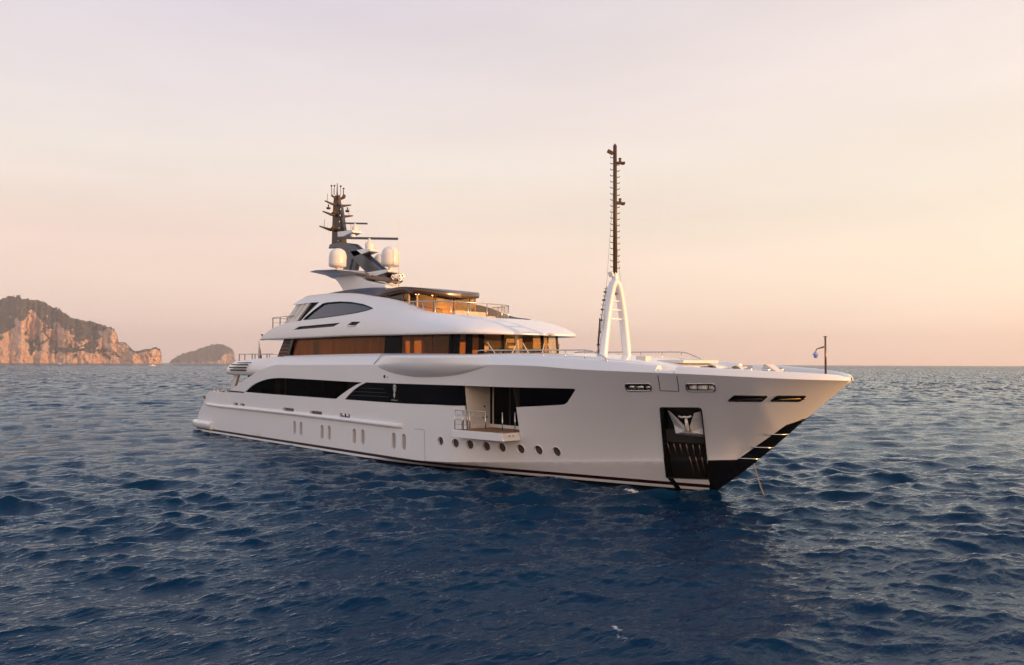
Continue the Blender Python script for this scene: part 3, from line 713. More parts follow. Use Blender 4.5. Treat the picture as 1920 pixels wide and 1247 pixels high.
q = MB(); q.prism_z([(-34.4, -3.98), (-14.8, -3.98), (-13.3, -3.2), (-12.7, -1.6), (-12.55, 0), (-12.7, 1.6), (-13.3, 3.2), (-14.8, 3.98), (-34.4, 3.98)], 5.1, ZG0); house = part(q, 'bridge_deck_house', WHITE)
def side_pane(x0, x1, y, mat, nm='house_window'):
    q = MB(); a, b = ((x0, y), (x1, y)) if y < 0 else ((x1, y), (x0, y)); wall_quad(q, a, b, ZG0, ZG1); return part(q, nm, mat, house)
for x0, x1 in ((-34.1, -28.0), (-27.98, -21.66), (-19.74, -16.72), (-16.64, -15.08)): side_pane(x0, x1, -BH, AMBER)
for x0, x1 in ((-21.62, -19.78), (-15.05, -14.82)): side_pane(x0, x1, -BH, DARKGLASS, 'dark_panel')
side_pane(-16.70, -16.66, -BH, BLACK, 'mullion')
for x0, x1 in ((-33.9, -31.0), (-30.5, -28.0), (-27.6, -26.1), (-25.95, -24.95), (-24.45, -23.1), (-22.3, -21.4), (-18.8, -17.2), (-16.2, -14.9)): side_pane(x0, x1, BH, AMBER)
q = MB()
for x0, x1 in ((-34.4, -33.92), (-30.98, -30.52), (-27.98, -27.62), (-26.08, -25.97), (-24.93, -24.47), (-23.08, -22.32), (-21.38, -18.82), (-17.18, -16.22), (-14.88, -14.8)): wall_quad(q, (x1, BH), (x0, BH), ZG0, ZG1)
for x0, x1 in ((-25.95, -24.95), (-24.45, -23.1), (-22.3, -21.4)): wall_quad(q, (x1, BH), (x0, BH), ZG0, 6.6); wall_quad(q, (x1, BH-.02), (x0, BH-.02), 7.55, ZG1)
part(q, 'port_wall', WOOD, house)
q = MB(); wall_quad(q, (-34.4, 4.0), (-34.4, -4.0), ZG0, ZG1); part(q, 'aft_wall', DARKROOM, house)
PANES = [(-90, -80, 'dark'), (-80, -70, 'amber'), (-70, -60.5, 'dark'), (-60.5, -52, 'amber'), (-52, -45, 'dark'), (-45, -25.5, 'glass'), (-25.5, -22.5, 'dark'), (-22.5, -11.5, 'glass'), (-11.5, -8, 'orange_lit'), (-8, 10.5, 'glass'), (10.5, 14, 'dark'), (14, 45, 'glass'), (45, 50, 'dark'), (50, 68, 'glass'), (68, 72, 'dark'), (72, 90, 'glass')]  # the one pale mullion has its orange sunlight put into the colour
for a, b, kd in PANES:
    pa, pb = house_plan(a), house_plan(b)
    q = MB(); wall_quad(q, pa, pb, ZG0, ZG1, lean=.16)
    part(q, 'mullion' if kd in ('dark', 'orange_lit') else 'windscreen', {'glass': CLEAR, 'amber': AMBER, 'dark': DARKGLASS, 'orange_lit': PALEWOOD}[kd], house)
# louvred screen abaft the windows
q = MB(); q.prism_y([(-36.35, 6.35), (-34.55, 6.35), (-33.6, 7.9), (-35.1, 7.9)], -4.0, -3.94); scr = part(q, 'louvred_screen', MATT, house)
for k in range(5):
    f = .12+.19*k; q = MB(); q.box((-36.3+1.2*f+.95, -4.03, 6.40+1.4*f), (1.45, .08, .10), rot=Matrix.Rotation(.5, 3, 'X')); part(q, 'slat', WOOD, scr)
q = MB(); q.prism_y([(-34.6, 6.35), (-34.15, 6.35), (-33.35, 7.9), (-33.7, 7.9)], -4.14, -4.0); part(q, 'screen_post', BLACK, house)
# inside: floor, ceiling, curtains, cabins, bridge console
q = MB(); q.prism_z([(-34.3, -3.9), (-14.8, -3.9), (-13.3, -3.0), (-12.6, 0), (-13.3, 3.0), (-14.8, 3.9), (-34.3, 3.9)], ZG0, ZG0+.03, 0); part(q, 'cabin_floor', WOOD, house)
q = MB(); q.prism_z([(-34.3, -3.9), (-14.8, -3.9), (-13.3, -3.0), (-12.6, 0), (-13.3, 3.0), (-14.8, 3.9), (-34.3, 3.9)], ZG1-.10, ZG1-.04, 0); part(q, 'cabin_ceiling', PALEWOOD, house)
for k in range(13):
    if k == 3: continue                        # drawn back
    x0 = -34.0+.95*k; q = MB(); n = 12
    rows = [[(x0+.93*j/n, -3.78+.05*math.sin(j*2.6+k), z) for j in range(n+1)] for z in (ZG0+.02, ZG1-.1)]
    q.loft(rows, 0, True); part(q, 'curtain', CURTAIN, house)
for x0, w in ((-19.3, .5), (-18.1, .35), (-17.2, .3)):
    q = MB(); n = 10; q.loft([[(x0+w*j/n, -3.7+.04*math.sin(j*2.4), z) for j in range(n+1)] for z in (ZG0+.02, ZG1-.1)], 0, True); part(q, 'curtain', CURTAIN, house)
for x in (-21.7, -17.0):
    q = MB(); q.box((x, .6, 6.9), (.1, 3.2, 1.75)); part(q, 'bulkhead', PALEWOOD, house)
q = MB(); q.box((-13.5, 0, 6.35), (.9, 4.6, .7)); q.box((-13.7, 0, 6.78), (.5, 4.2, .12), rot=Matrix.Rotation(-.35, 3, 'Y')); part(q, 'bridge_console', MATT, house, bevel=.04)
for y in (-1.1, 1.1):
    q = MB(); q.box((-15.0, y, 6.5), (.55, .6, .18)); q.box((-15.25, y, 6.95), (.14, .6, .75)); q.tube([(-15.0, y, 6.05), (-15.0, y, 6.45)], .07, 8); part(q, 'helm_chair', CUSHION, house, bevel=.04)
for x in (-32.6, -30.2, -27.8):  # unseen glow panels added behind the curtains to brighten them
    q = MB(); q.box((x, .3, ZG1-.14), (1.5, .7, .05)); part(q, 'lamp_or_fill', CURTAINFILL, house)
# wiper arms leaning against the windscreen foot
for a0, a1 in ((-42, -32.5), (-11, -17.6), (-6, -1.5), (11.5, 7), (15.5, 24), (42, 34)):
    p0, p1 = house_plan(a0, .03), house_plan(a1, .16); q = MB(); q.tube([(p0[0], p0[1], 7.22), (p1[0], p1[1], 6.5)], .035, 6); part(q, 'wiper_arm', CREAM, house)

# ------------------------------------------------------------------ sun deck body (the big sculpted white shape)
LIP = [(-38.4,7.82),(-37.3,7.84),(-31,7.84),(-26,7.85),(-19.4,7.78),(-15,7.74),(-10.8,7.68)]
def z_lip(x): return interp(LIP, x)
CREST = [(-40,10.95),(-30.3,10.95),(-26.9,10.83),(-25.15,10.68),(-23.3,10.41),(-21.9,10.22),(-20.1,9.87),(-18.45,9.37),(-17.4,9.12),(-16.6,9.0),(-15.2,8.86),(-13.8,8.66),(-12.6,8.38),(-11.7,8.06),(-11.05,7.83),(-10.8,7.72)]
def z_crest(x): return interp(CREST, x)
def b_lip(x):
    if x < -19: return interp([(-38.4, 4.45), (-37, 4.62), (-33, 4.72), (-19, 4.72)], x)
    t = min(1, (x+19)/8.2); return 4.72*max(0, 1-t**5)**.48
def b_crest(x): return min(b_lip(x)*.97, interp([(-40, 3.85), (-20, 3.85), (-17.8, 3.7), (-16.0, 3.2), (-14.4, 2.3), (-13.0, 1.4), (-11.7, .6), (-10.8, 0)], x))
def n_side(x): return interp([(-40, 3.0), (-20, 3.0), (-16.5, 2.4), (-14, 1.4), (-12.5, 1.1), (-10.8, 1.0)], x)
def sun_b(x, z):
    zl, zc = z_lip(x), z_crest(x); f = min(1.0, max(0.0, (z-zl)/(zc-zl)))
    th = math.asin(min(1.0, f**(1/.9)))
    return b_crest(x)+(b_lip(x)-b_crest(x))*math.cos(th)**n_side(x)
WIN = [(-31.25, 9.12), (-30.2, 9.72), (-29.2, 10.2), (-28.6, 10.24), (-27, 10.22), (-25.5, 10.1), (-24, 9.88), (-22.65, 9.55), (-23.4, 9.42), (-24.5, 9.32), (-26.8, 9.22), (-29, 9.15)]
INSET1 = [(-32.4, 8.42), (-31.7, 8.64), (-25.95, 8.72), (-26.8, 8.48)]
INSET2 = [(-25.1, 8.52), (-24.6, 8.74), (-23.5, 8.70), (-24.0, 8.47)]
crest_pts = [(x, z_crest(x)) for x in np.arange(-14.0, -32.4, -.4)]
sun_out = [(-38.3, 7.86)]+[(x, z_lip(x)+.04) for x in np.arange(-37.5, -13.9, .6)]+[(-14.0, z_lip(-14)+.04)]+crest_pts+[(-32.7, 10.76), (-33.3, 10.58), (-33.8, 10.36), (-33.2, 10.34), (-31.5, 10.38), (-29.85, 10.36), (-31.55, 9.06), (-32.8, 9.0), (-34.9, 8.83), (-36.3, 8.54)]
body = MB()
for sd in (-1, 1):
    side_patch(body, sun_b, sun_out, [WIN, INSET1, INSET2] if sd < 0 else (), (), .35 if sd < 0 else .6, .16 if sd < 0 else .3, side=sd)
    edge = [(-13.99, z_crest(-14))]+crest_pts+[(-32.7, 10.76), (-33.3, 10.58), (-33.8, 10.36), (-33.2, 10.34), (-31.5, 10.38), (-29.85, 10.36), (-31.55, 9.06), (-32.8, 9.0), (-34.9, 8.83), (-36.3, 8.54), (-38.3, 7.86)]
    reveal(body, sun_b, dense(edge, .4, False), .35, 0, False, side=sd)
    # rounded lower lip and the underside
    rows = []
    for x in list(np.arange(-38.3, -14, .6))+[-14.0]:
        b = b_lip(x); zl = z_lip(x)
        rows.append([(x, sd*y, z) for y, z in ((sun_b(x, zl+.04), zl+.04), (b-.01, zl-.01), (b-.06, zl-.055), (b-.20, zl-.065), (b-.55, zl+.0), (0, zl+.02))])
    body.loft(rows, 0, True, flip=(sd < 0))
    rows = []
    for x in list(np.arange(-14.0, -11.8, .2))+list(np.arange(-11.8, -10.84, .06))+[-10.81]:
        zl, zc = z_lip(x), z_crest(x); r = []
        for k in range(20):
            z = zl+.04+(zc-zl-.04)*math.sin(math.pi/2*k/19); r.append((x, sd*sun_b(x, z), z))
        r.append((x, 0, zc+.02*min(1, (-10.8-x))))
        rows.append(r)
    body.loft(rows, 0, True, flip=(sd > 0))
    rows = []
    for x in list(np.arange(-14.0, -11.8, .2))+list(np.arange(-11.8, -10.84, .06))+[-10.81]:
        b = b_lip(x); zl = z_lip(x)
        rows.append([(x, sd*max(0, y), z) for y, z in ((sun_b(x, zl+.04), zl+.04), (b-.01, zl-.01), (b-.06, zl-.055), (b-.20, zl-.065), (b-.55, zl+.0), (0, zl+.02))])
    body.loft(rows, 0, True, flip=(sd < 0))
reveal(body, sun_b, dense(WIN, .4), .10, 1); reveal(body, sun_b, INSET1, .18, 0); reveal(body, sun_b, INSET2, .18, 0)
# front sun deck floor
body.prism_z([(x, -b_crest(x)+.1) for x in np.arange(-24, -13.9, .8)]+[(x, b_crest(x)-.1) for x in np.arange(-14.4, -24.1, -.8)], 8.55, 8.62, 0)
body.add([(-38.3, -4.4, 7.80), (-38.3, 4.4, 7.80), (-36.3, 4.3, 8.5), (-36.3, -4.3, 8.5)], [(0, 3, 2, 1)])
part(body, 'sun_deck_body', [WHITE, BLACK])
q = MB(); side_patch(q, sun_b, WIN, (), (), .5, .3, off=-.08); part(q, 'sun_deck_window', SKYGLASS)
q = MB(); n = dense(WIN, .3); q.tube([(x, -(sun_b(x, z)+.0), z) for x, z in n], .035, 6, closed=True); part(q, 'window_frame', BLACK)
for poly in (INSET1, INSET2):
    q = MB(); side_patch(q, sun_b, poly, (), (), .5, .3, off=-.17); part(q, 'side_vent', MATT)
q = MB(); q.tube([(x, -(sun_b(x, 8.47)+.0), 8.43) for x in np.arange(-25.0, -23.9, .2)], .045, 6); part(q, 'vent_lip', CREAM)
# slanted screens between the hood and the aft coaming
for k in range(3):
    x = -32.2-.75*k; q = MB(); w = .62
    q.add([(x-1.25, -4.28+.02*k, 8.98-.05*k), (x-1.25+w, -4.28+.02*k, 9.0-.05*k), (x+.35+w, -3.98+.02*k, 10.40), (x+.35, -3.98+.02*k, 10.40), (x-1.25, -4.12, 8.98-.05*k), (x-1.25+w, -4.12, 9.0-.05*k), (x+.35+w, -3.82, 10.40), (x+.35, -3.82, 10.40)], [(0, 1, 2, 3), (7, 6, 5, 4), (1, 5, 6, 2), (0, 3, 7, 4), (3, 2, 6, 7)]); part(q, 'slanted_screen', CREAM)
q = MB(); q.add([(-34.6, -4.05, 8.85), (-31.3, -4.05, 8.95), (-29.6, -3.72, 10.42), (-32.9, -3.72, 10.42)], [(0, 1, 2, 3), (3, 2, 1, 0)][:1]); part(q, 'screen_backing', MASTGREY)
# aft sun deck rail
q = MB(); zr = 9.50
q.tube([(-33.3, -4.2, 9.52), (-36.6, -4.2, zr), (-37.2, -4.0, zr), (-37.4, -3.2, zr), (-37.4, 3.2, zr), (-37.2, 4.0, zr), (-36.6, 4.2, zr), (-33.3, 4.2, 9.5)], .03, 6); sr = part(q, 'sun_deck_rail', STEEL)
q = MB(); q.tube([(-33.8, -4.2, 9.1), (-36.7, -4.2, 9.08), (-37.2, -4.0, 9.08)], .014, 6); part(q, 'rail', STEEL, sr)
for x, y in [(-37.3, -3.9), (-36.7, -4.2), (-35.5, -4.2), (-34.4, -4.2), (-37.4, -2), (-37.4, 0), (-37.4, 2), (-37.3, 3.9), (-35.5, 4.2)]:
    q = MB(); q.box((x, y, 8.95), (.11, .05, 1.1)); part(q, 'rail_post', STEEL, sr)
q = MB(); q.tube([(-38.35, -4.2, 7.9), (-38.4, -4.25, 8.2)], .04, 6); q.box((-38.4, -4.25, 8.22), (.16, .10, .10)); part(q, 'stern_camera', BLACK)

# ------------------------------------------------------------------ sun deck house with the dark roof
def b_roof(x): return interp([(-33.2, 3.0), (-32, 3.35), (-30, 3.6), (-27, 3.66), (-25, 3.66), (-23.6, 3.60), (-22.35, 3.42), (-21.25, 3.15), (-20.33, 2.75), (-19.75, 2.3), (-19.3, 1.7), (-19.0, 1.0), (-18.84, 0.0)], x)
def z_roof(x): return interp([(-33.2, 10.5), (-32, 10.72), (-30, 10.93), (-27, 10.80), (-25, 10.55), (-23.6, 10.46), (-22.2, 10.80), (-21.2, 10.92), (-20.3, 10.86), (-19.6, 10.75), (-18.84, 10.56)], x)
def crown(x): return interp([(-33.2, .25), (-30, .52), (-27, .66), (-25, .62), (-23.4, .36), (-22.3, .12), (-21, .04), (-19, .02), (-18.84, 0)], x)
xs = list(np.arange(-33.2, -20.4, .4))+list(np.arange(-20.4, -19.05, .12))+[-19.0, -18.94, -18.89, -18.86, -18.842]
q = MB(); q.loft([[(x, b_roof(x)*s, z_roof(x)+crown(x)*(1-abs(s)**2.2)) for s in [k/12 for k in range(-12, 13)]] for x in xs], 0, True)
roof = part(q, 'sun_deck_roof', NAVY)
q = MB()
xr = [x for x in xs if x > -24.2]
def rim_row(x, sd):
    b, z = b_roof(x), z_roof(x); th = .44*min(1, max(0.15, (x+24.2)/2)) if x < -22.2 else .44-.10*max(0, (x+22.2)/3.4)
    return [(x, sd*y, zz) for y, zz in ((max(0, b-.02), z+.005), (b+.03 if b > .02 else 0, z-.04), (b+.05 if b > .02 else 0, z-th*.5), (b if b > .02 else 0, z-th+.03), (max(0, b-.06), z-th), (max(0, b-.4), z-th+.03), (0, z-th+.10))]
for sd in (-1, 1): q.loft([rim_row(x, sd) for x in xr], 0, True, flip=(sd > 0))
part(q, 'roof_rim', RIMBROWN, roof)
def plan_glass(x): return max(0.0, b_roof(min(x+.6, -18.84))-.30)
GX = [-23.2, -21.6, -20.2]
lounge = MB(); lounge.prism_z([(-24, -3.1), (-21, -2.9), (-19.3, -1.2), (-19.3, 1.2), (-21, 2.9), (-24, 3.1)], 8.62, 8.66); lounge = part(lounge, 'sun_deck_lounge', TEAK)
def arc_pts(x0, x1, sd, n): return [(x0+(x1-x0)*k/n, sd*plan_glass(x0+(x1-x0)*k/n)) for k in range(n+1)]
front_plan = []
for k in range(0, 33):
    a = math.radians(-90+180*k/32); front_plan.append((-21.3+1.75*math.cos(a), 2.84*math.copysign(abs(math.sin(a))**.85, math.sin(a))))
def curved_pane(pl, z0, z1fn, mat, nm, th=.04):
    q = MB(); rows = [[(x, y, z0) for x, y in pl], [(x, y, z1fn(x)) for x, y in pl]]
    q.loft(rows, 0, True); return part(q, nm, mat, lounge)
top = lambda x: z_roof(max(min(x, -19.0), -23))-.36
for i0, i1 in ((0, 3), (6, 11), (11, 16), (16, 21), (21, 26), (26, 32)): curved_pane(front_plan[i0:i1+1], 8.66, top, GOLDGLASS, 'curved_window')
for i in (0, 3, 6, 11, 16, 21, 26, 32):
    x, y = front_plan[i]; q = MB(); q.box((x, y, (8.66+top(x))/2), (.10, .10, top(x)-8.66)); part(q, 'window_post', PALEWOOD if i in (3, 6) else BRONZE, lounge)
for sd in (-1, 1):
    curved_pane([(-23.6, sd*3.3), (-22.8, sd*3.22), (-22.0, sd*3.04), (-21.3, sd*2.84)], 8.66, lambda x: min(top(x), z_roof(x)-.1), SKYGLASS if sd > 0 else principled('bronze_tinted_panel', (.035, .018, .010), .06, spec=.8), 'side_panel')
for x, y in ((-20.9, -2.0), (-20.2, -1.2), (-20.4, .9)):
    q = MB(); q.lathe([(0, -.03), (.10, -.03), (.12, 0)], (x, y, top(x)-.06), 12); part(q, 'lamp_or_fill', LAMPWARM, lounge)
q = MB(); q.box((-21.2, -.9, 9.15), (.7, 1.4, 1.0)); q.box((-21.2, -.9, 9.68), (.9, 1.6, .06)); part(q, 'bar_counter', WOOD, lounge, bevel=.02)
q = MB(); q.box((-22.6, 0, 9.7), (.15, 5.4, 2.0)); part(q, 'lounge_bulkhead', PALEWOOD, lounge)
q = MB(); q.box((-21.6, -2.4, 9.5), (.6, .1, 1.6)); part(q, 'lounge_door', WOOD, lounge)
q = MB(); q.box((-20.6, 1.2, 8.95), (1.0, 2.0, .5)); q.box((-21.2, 1.2, 9.3), (.3, 2.0, .8)); part(q, 'sofa', CUSHION, lounge, bevel=.08)
# glass balustrade on the front sun deck
RAILP = [(-19.9, -3.62, 9.86), (-19.2, -3.54, 9.84), (-18.4, -3.38, 9.82), (-17.6, -3.05, 9.80), (-16.9, -2.4, 9.78), (-16.45, -1.4, 9.76), (-16.3, 0, 9.74)]
full = RAILP+[(x, -y, z) for x, y, z in RAILP[-2::-1]]
q = MB(); q.tube(full, .032, 8); br = part(q, 'balustrade', STEEL)
q = MB(); q.loft([[(x, y, max(8.5, z_crest(x)-.1)) for x, y, z in full], [(x, y, z-.03) for x, y, z in full]], 0, True); part(q, 'glass_panel', RAILGLASS, br)
for x, y, z in full[1:-1]:
    q = MB(); q.tube([(x, y, 8.5), (x, y, z)], .03, 6); part(q, 'rail_post', STEEL, br)
# sofas outside on the front sun deck
q = MB(); q.box((-17.6, .2, 8.85), (1.0, 2.6, .4)); q.box((-18.2, .2, 9.05), (.25, 2.6, .6)); sl = q.build('lounge_seat', CUSHION, None, .08); tag(sl, 'pale cushioned seat behind the curved glass rail in front of the top deck lounge', 'seat')

# ------------------------------------------------------------------ mast, domes, radars
q = MB(); rows = []
q.prism_y([(-33.9, 12.82), (-31.0, 12.86), (-29.1, 12.10), (-26.5, 11.62), (-26.3, 11.3), (-28.5, 11.2), (-31.9, 11.3), (-33.0, 12.25)], -.75, .75)
ped = part(q, 'mast_pedestal', WHITE, bevel=.12)
q = MB()
for sd in (-1, 1):
    q.loft([[(xa, sd*y, z0), (xa+.15, sd*y, z1), (xb-.3, sd*y, z1), (xb, sd*y, z0+.06), ((xa+xb)/2, sd*y, z0-.02)] for y, xa, xb, z0, z1 in ((0, -34.0, -29.4, 12.55, 12.86), (.7, -33.9, -29.6, 12.62, 12.88), (1.5, -33.4, -30.0, 12.74, 12.92), (2.4, -33.2, -30.6, 12.82, 12.94), (3.05, -33.1, -32.0, 12.86, 12.93))], 0, False, closed=True, flip=(sd > 0))
    q.add([(-33.1, sd*3.05, 12.86), (-32.95, sd*3.05, 12.93), (-32.3, sd*3.05, 12.93), (-32.0, sd*3.05, 12.92)], [(0, 1, 2, 3)])
part(q, 'mast_wing', WHITE, ped)
DPROF = [(0.16, -.28), (.16, -.05), (.30, 0), (.62, .06), (.67, .14), (.68, .32), (.67, .80), (.64, 1.02), (.55, 1.24), (.40, 1.38), (.22, 1.46), (0, 1.49)]
for c_, s in (((-30.9, -1.97, 13.08), .98), ((-31.0, 1.97, 13.08), .98), ((-27.0, 0.05, 12.98), 1.0)):
    q = MB(); q.lathe([(r*s, z*s) for r, z in DPROF], c_, 32); o = part(q, 'satellite_dome', DOME)
    g = MB(); g.tube([(c_[0]+.675*s*math.cos(a), c_[1]+.675*s*math.sin(a), c_[2]+.28*s) for a in np.linspace(0, 2*math.pi, 25)[:-1]], .012, 5, closed=True); part(g, 'dome_seam', CREAM, o)
q = MB()
for sd in (-1, 1): q.prism_y([(-35.0, 15.1), (-34.8, 15.42), (-33.05, 15.4), (-31.9, 15.2), (-27.45, 12.68), (-26.4, 11.85), (-26.7, 11.72), (-29.46, 12.72), (-31.45, 13.95), (-32.0, 12.75), (-32.95, 12.8), (-32.44, 13.94), (-33.63, 15.02)], sd*.22, sd*.42)
mast = part(q, 'radar_mast', MASTGREY, bevel=.03)
q = MB(); q.prism_y([(-33.2, 15.38), (-31.9, 15.15), (-27.5, 12.65), (-28.2, 12.6), (-31.6, 14.4)], -.22, .22); part(q, 'mast_web', MATT, mast)
q = MB()
for t, w in ((0, .42), (1, .18)): pass
secs = []
for z, x0, x1, hw in ((15.1, -34.75, -33.2, .27), (16.3, -34.78, -33.4, .23), (17.6, -34.8, -33.75, .19), (18.6, -34.8, -34.0, .15), (19.3, -34.75, -34.1, .11)):
    secs.append([(x0, -hw, z), (x1, -hw*.8, z), (x1, hw*.8, z), (x0, hw, z)])
q.loft(secs, 0, False, closed=True); q.add(secs[-1], [(0, 1, 2, 3)]); part(q, 'mast_pole', MASTDARK, mast)
q = MB(); q.prism_y([(-33.45, 15.9), (-32.95, 15.85), (-33.7, 18.45), (-33.95, 18.5)], -.10, .10); part(q, 'mast_track', MASTGREY, mast)
for k in range(6):
    q = MB(); q.box((-33.75+.02*k, -.28+.024*k, 15.6+.5*k), (.09, .05, .09)); part(q, 'mast_light', CREAM, mast)
def yard(z, hw, r0, tips):
    q = MB(); q.tube([(-34.3, -hw, z+.16), (-34.3, -hw*.45, z), (-34.3, hw*.45, z), (-34.3, hw, z+.16)], [.05, r0, r0, .05], 8); o = part(q, 'mast_yard', MASTDARK, mast)
    for y, kind in tips:
        g = MB()
        if kind == 'lamp': g.lathe([(.05, .32), (.05, .12), (.16, .08), (.18, 0), (.12, -.06), (0, -.07)], (-34.3, y, z-.40), 10)
        elif kind == 'horn': g.lathe([(.04, 0), (.06, .2), (.15, .42), (0, .36)], (-34.3, y, z+.12), 10, axis=(1, 0, .2))
        else: g.tube([(-34.3, y, z+.1), (-34.3, y, z+.75)], .018, 6)
        part(g, {'lamp': 'hanging_lamp', 'horn': 'horn', 'whip': 'whip_aerial'}[kind], MASTDARK, o)
yard(16.5, 1.62, .12, ((-1.2, 'whip'), (1.2, 'whip'), (-.6, 'horn')))
yard(17.7, 1.35, .11, ((-.55, 'horn'), (1.0, 'whip')))
yard(18.55, 1.18, .10, ((-.85, 'lamp'), (.85, 'lamp'), (-.95, 'whip')))
yard(19.05, .62, .07, ((-.45, 'whip'), (.45, 'whip'), (.3, 'horn')))
q = MB(); q.tube([(-34.45, 0, 19.2), (-34.45, 0, 20.3)], [.07, .03], 8); part(q, 'mast_tip', MASTDARK, mast)
for y, z0, z1 in ((-.55, 19.35, 19.95), (.55, 19.35, 19.9), (-.28, 19.45, 20.0), (.28, 19.5, 20.05)):
    q = MB(); q.tube([(-34.4, y*.4, 19.1), (-34.4, y, z0), (-34.4, y, z1)], .025, 6); q.lathe([(0, 0), (.09, .05), (.09, .1), (0, .16)], (-34.4, y, z1-.02), 8); part(q, 'aerial', MASTDARK, mast)
def radar(poly, cx, cz, half, barz, dirv, size, th=.7):
    q = MB(); q.prism_y(poly, -.42, .42); o = part(q, 'radar_platform', WHITE, mast, bevel=.05)
    g = MB(); g.lathe([(.24*size, 0), (.30*size, .12), (.30*size, .42*size), (.2*size, .5*size), (.1, .62*size), (.1, barz-cz), (0, barz-cz)], (cx, 0, cz), 16); part(g, 'scanner_pedestal', DOME, o)
    dv = Vector(dirv).normalized(); g = MB(); m = Matrix((dv, Vector((-dv.y, dv.x, 0)), Vector((0, 0, 1)))).transposed()
    g.box((cx, 0, barz), (half*2, .13, .15*size), rot=m); part(g, 'scanner_bar', NAVY, o)
    return o
radar([(-33.6, 15.84), (-33.7, 16.3), (-31.5, 16.16), (-31.4, 15.98), (-32.7, 15.8)], -31.75, 16.15, .95, 16.75, (.62, .78, 0), .75)
radar([(-31.9, 14.6), (-31.2, 14.05), (-29.0, 14.28), (-28.96, 14.44), (-29.7, 14.54)], -29.7, 14.5, 2.12, 15.36, (.62, .78, 0), 1.1)
q = MB(); q.prism_y([(-29.4, 12.73), (-28.3, 12.32), (-26.5, 12.52), (-26.45, 12.68), (-26.9, 12.74)], -.5, .5); part(q, 'dome_platform', WHITE, mast, bevel=.04)
q = MB(); q.lathe([(.12, 0), (.2, .05), (.2, .3), (.1, .36), (0, .38)], (-31.55, -.3, 15.5), 12); part(q, 'camera_ball', DOME, mast)
for k, (x, y, z) in enumerate(((-26.3, -.35, 12.1), (-26.15, .1, 12.0), (-26.25, .4, 12.25), (-25.9, -.1, 12.15))):
    q = MB(); q.lathe([(.05, 0), (.07, .18), (.17, .34), (.13, .35), (0, .22)], (x, y, z), 12, axis=(1, -.15, .1)); part(q, 'searchlight', STEEL, mast)
q = MB(); q.prism_y([(-29.6, 12.3), (-26.4, 11.75), (-26.0, 11.9), (-26.3, 12.1), (-28.6, 12.5)], -.55, .55); part(q, 'mast_foot', BRONZE, mast, bevel=.08)
for x, y, z0, z1 in ((-28.56, 0, 11.5, 13.2), (-25.86, 0, 11.3, 16.15), (-33.8, 2.6, 12.9, 15.4)):
    q = MB(); q.tube([(x, y, z0), (x, y, (z0+z1)/2), (x, y, z1)], [.035, .03, .012], 6); part(q, 'whip_aerial', DOME)

# ------------------------------------------------------------------ foredeck
q = MB(); rows = []
for x, b, z in ((-13.2, 3.6, 6.62), (-10.6, 3.6, 6.62), (-8, 3.55, 6.58), (-5, 3.35, 6.44), (-2.6, 3.05, 6.22), (-1.0, 2.6, 6.02), (-.4, 2.3, 5.90)):
    rows.append([(x, s*b, z-.10*abs(s)**4) for s in [k/8 for k in range(-8, 9)]])
rows2 = [[(r[0][0], r[0][1]*1.04, 5.1)]+r+[(r[0][0], r[-1][1]*1.04, 5.1)] for r in rows]
q.loft(rows2, 0, True); q.add(rows2[-1], [tuple(range(len(rows2[-1])))], 0)
part(q, 'foredeck_trunk', WHITE)
for sd in (-1, 1):
    q = MB(); q.tube([(-12.6, sd*4.02, 6.45), (-12.55, sd*4.02, 6.70), (-12.2, sd*4.02, 6.74), (-8, sd*3.98, 6.70), (-4.7, sd*3.9, 6.68), (-4.2, sd*3.9, 6.62), (-3.4, sd*3.92, 6.32), (-3.2, sd*3.93, 6.08)], .032, 8); o = part(q, 'foredeck_rail', STEEL)
    for x in (-10.6, -9.0, -7.4, -5.9, -4.6):
        g = MB(); g.tube([(x, sd*3.97, 6.1), (x, sd*3.97, 6.69)], .022, 6); part(g, 'rail_post', STEEL, o)
q = MB(); q.box((-3.0, -1.5, 6.30), (.6, .4, .2)); q.box((-3.0, -1.71, 6.30), (.45, .02, .12)); part(q, 'deck_locker', CREAM, bevel=.03)
q = MB(); q.box((-1.6, .2, 6.13), (1.6, 3.0, .16)); part(q, 'deck_hatch', CREAM, bevel=.05)
for x, y in ((.55, -1.6), (.55, 1.6)):
    q = MB(); q.box((x, y, 5.35), (.9, .7, .4)); q.lathe([(.26, 0), (.26, .1), (.16, .16), (.16, .28), (.24, .34), (.22, .40), (0, .42)], (x, y, 5.5), 18); q.lathe([(.34, -.12), (.38, -.04), (.38, .04), (.34, .12), (.2, .2)], (x, y-.5*math.copysign(1, y), 5.6), 18, axis=(0, 1, 0)); part(q, 'windlass', CREAM if y > 0 else BRONZE)
for x, y in ((1.9, -1.9), (2.6, 1.4), (1.6, .4), (3.1, -.7)):
    q = MB(); q.lathe([(.2, 0), (.2, .1), (.12, .2), (.12, .5), (.22, .58), (.2, .7), (0, .72)], (x, y, 5.15), 14); part(q, 'mooring_bollard', STEEL)
q = MB(); q.box((-.2, -2.85, 5.42), (1.2, .35, .50)); part(q, 'gate_step', WOOD, bevel=.02)
q = MB(); q.prism_y([(2.2, 5.15), (2.2, 6.02), (2.35, 6.02), (3.2, 5.5), (3.2, 5.15)], .6, 1.3); part(q, 'breakwater', CREAM, bevel=.03)
for x in (0.2, 2.6, 3.5, 4.2):
    y = b_knuckle(x)-.80; q = MB(); q.lathe([(.07, 0), (.07, .02), (0, .02)], (x, y, 5.55), 10, axis=(0, -1, 0)); part(q, 'bulwark_light', STEEL)
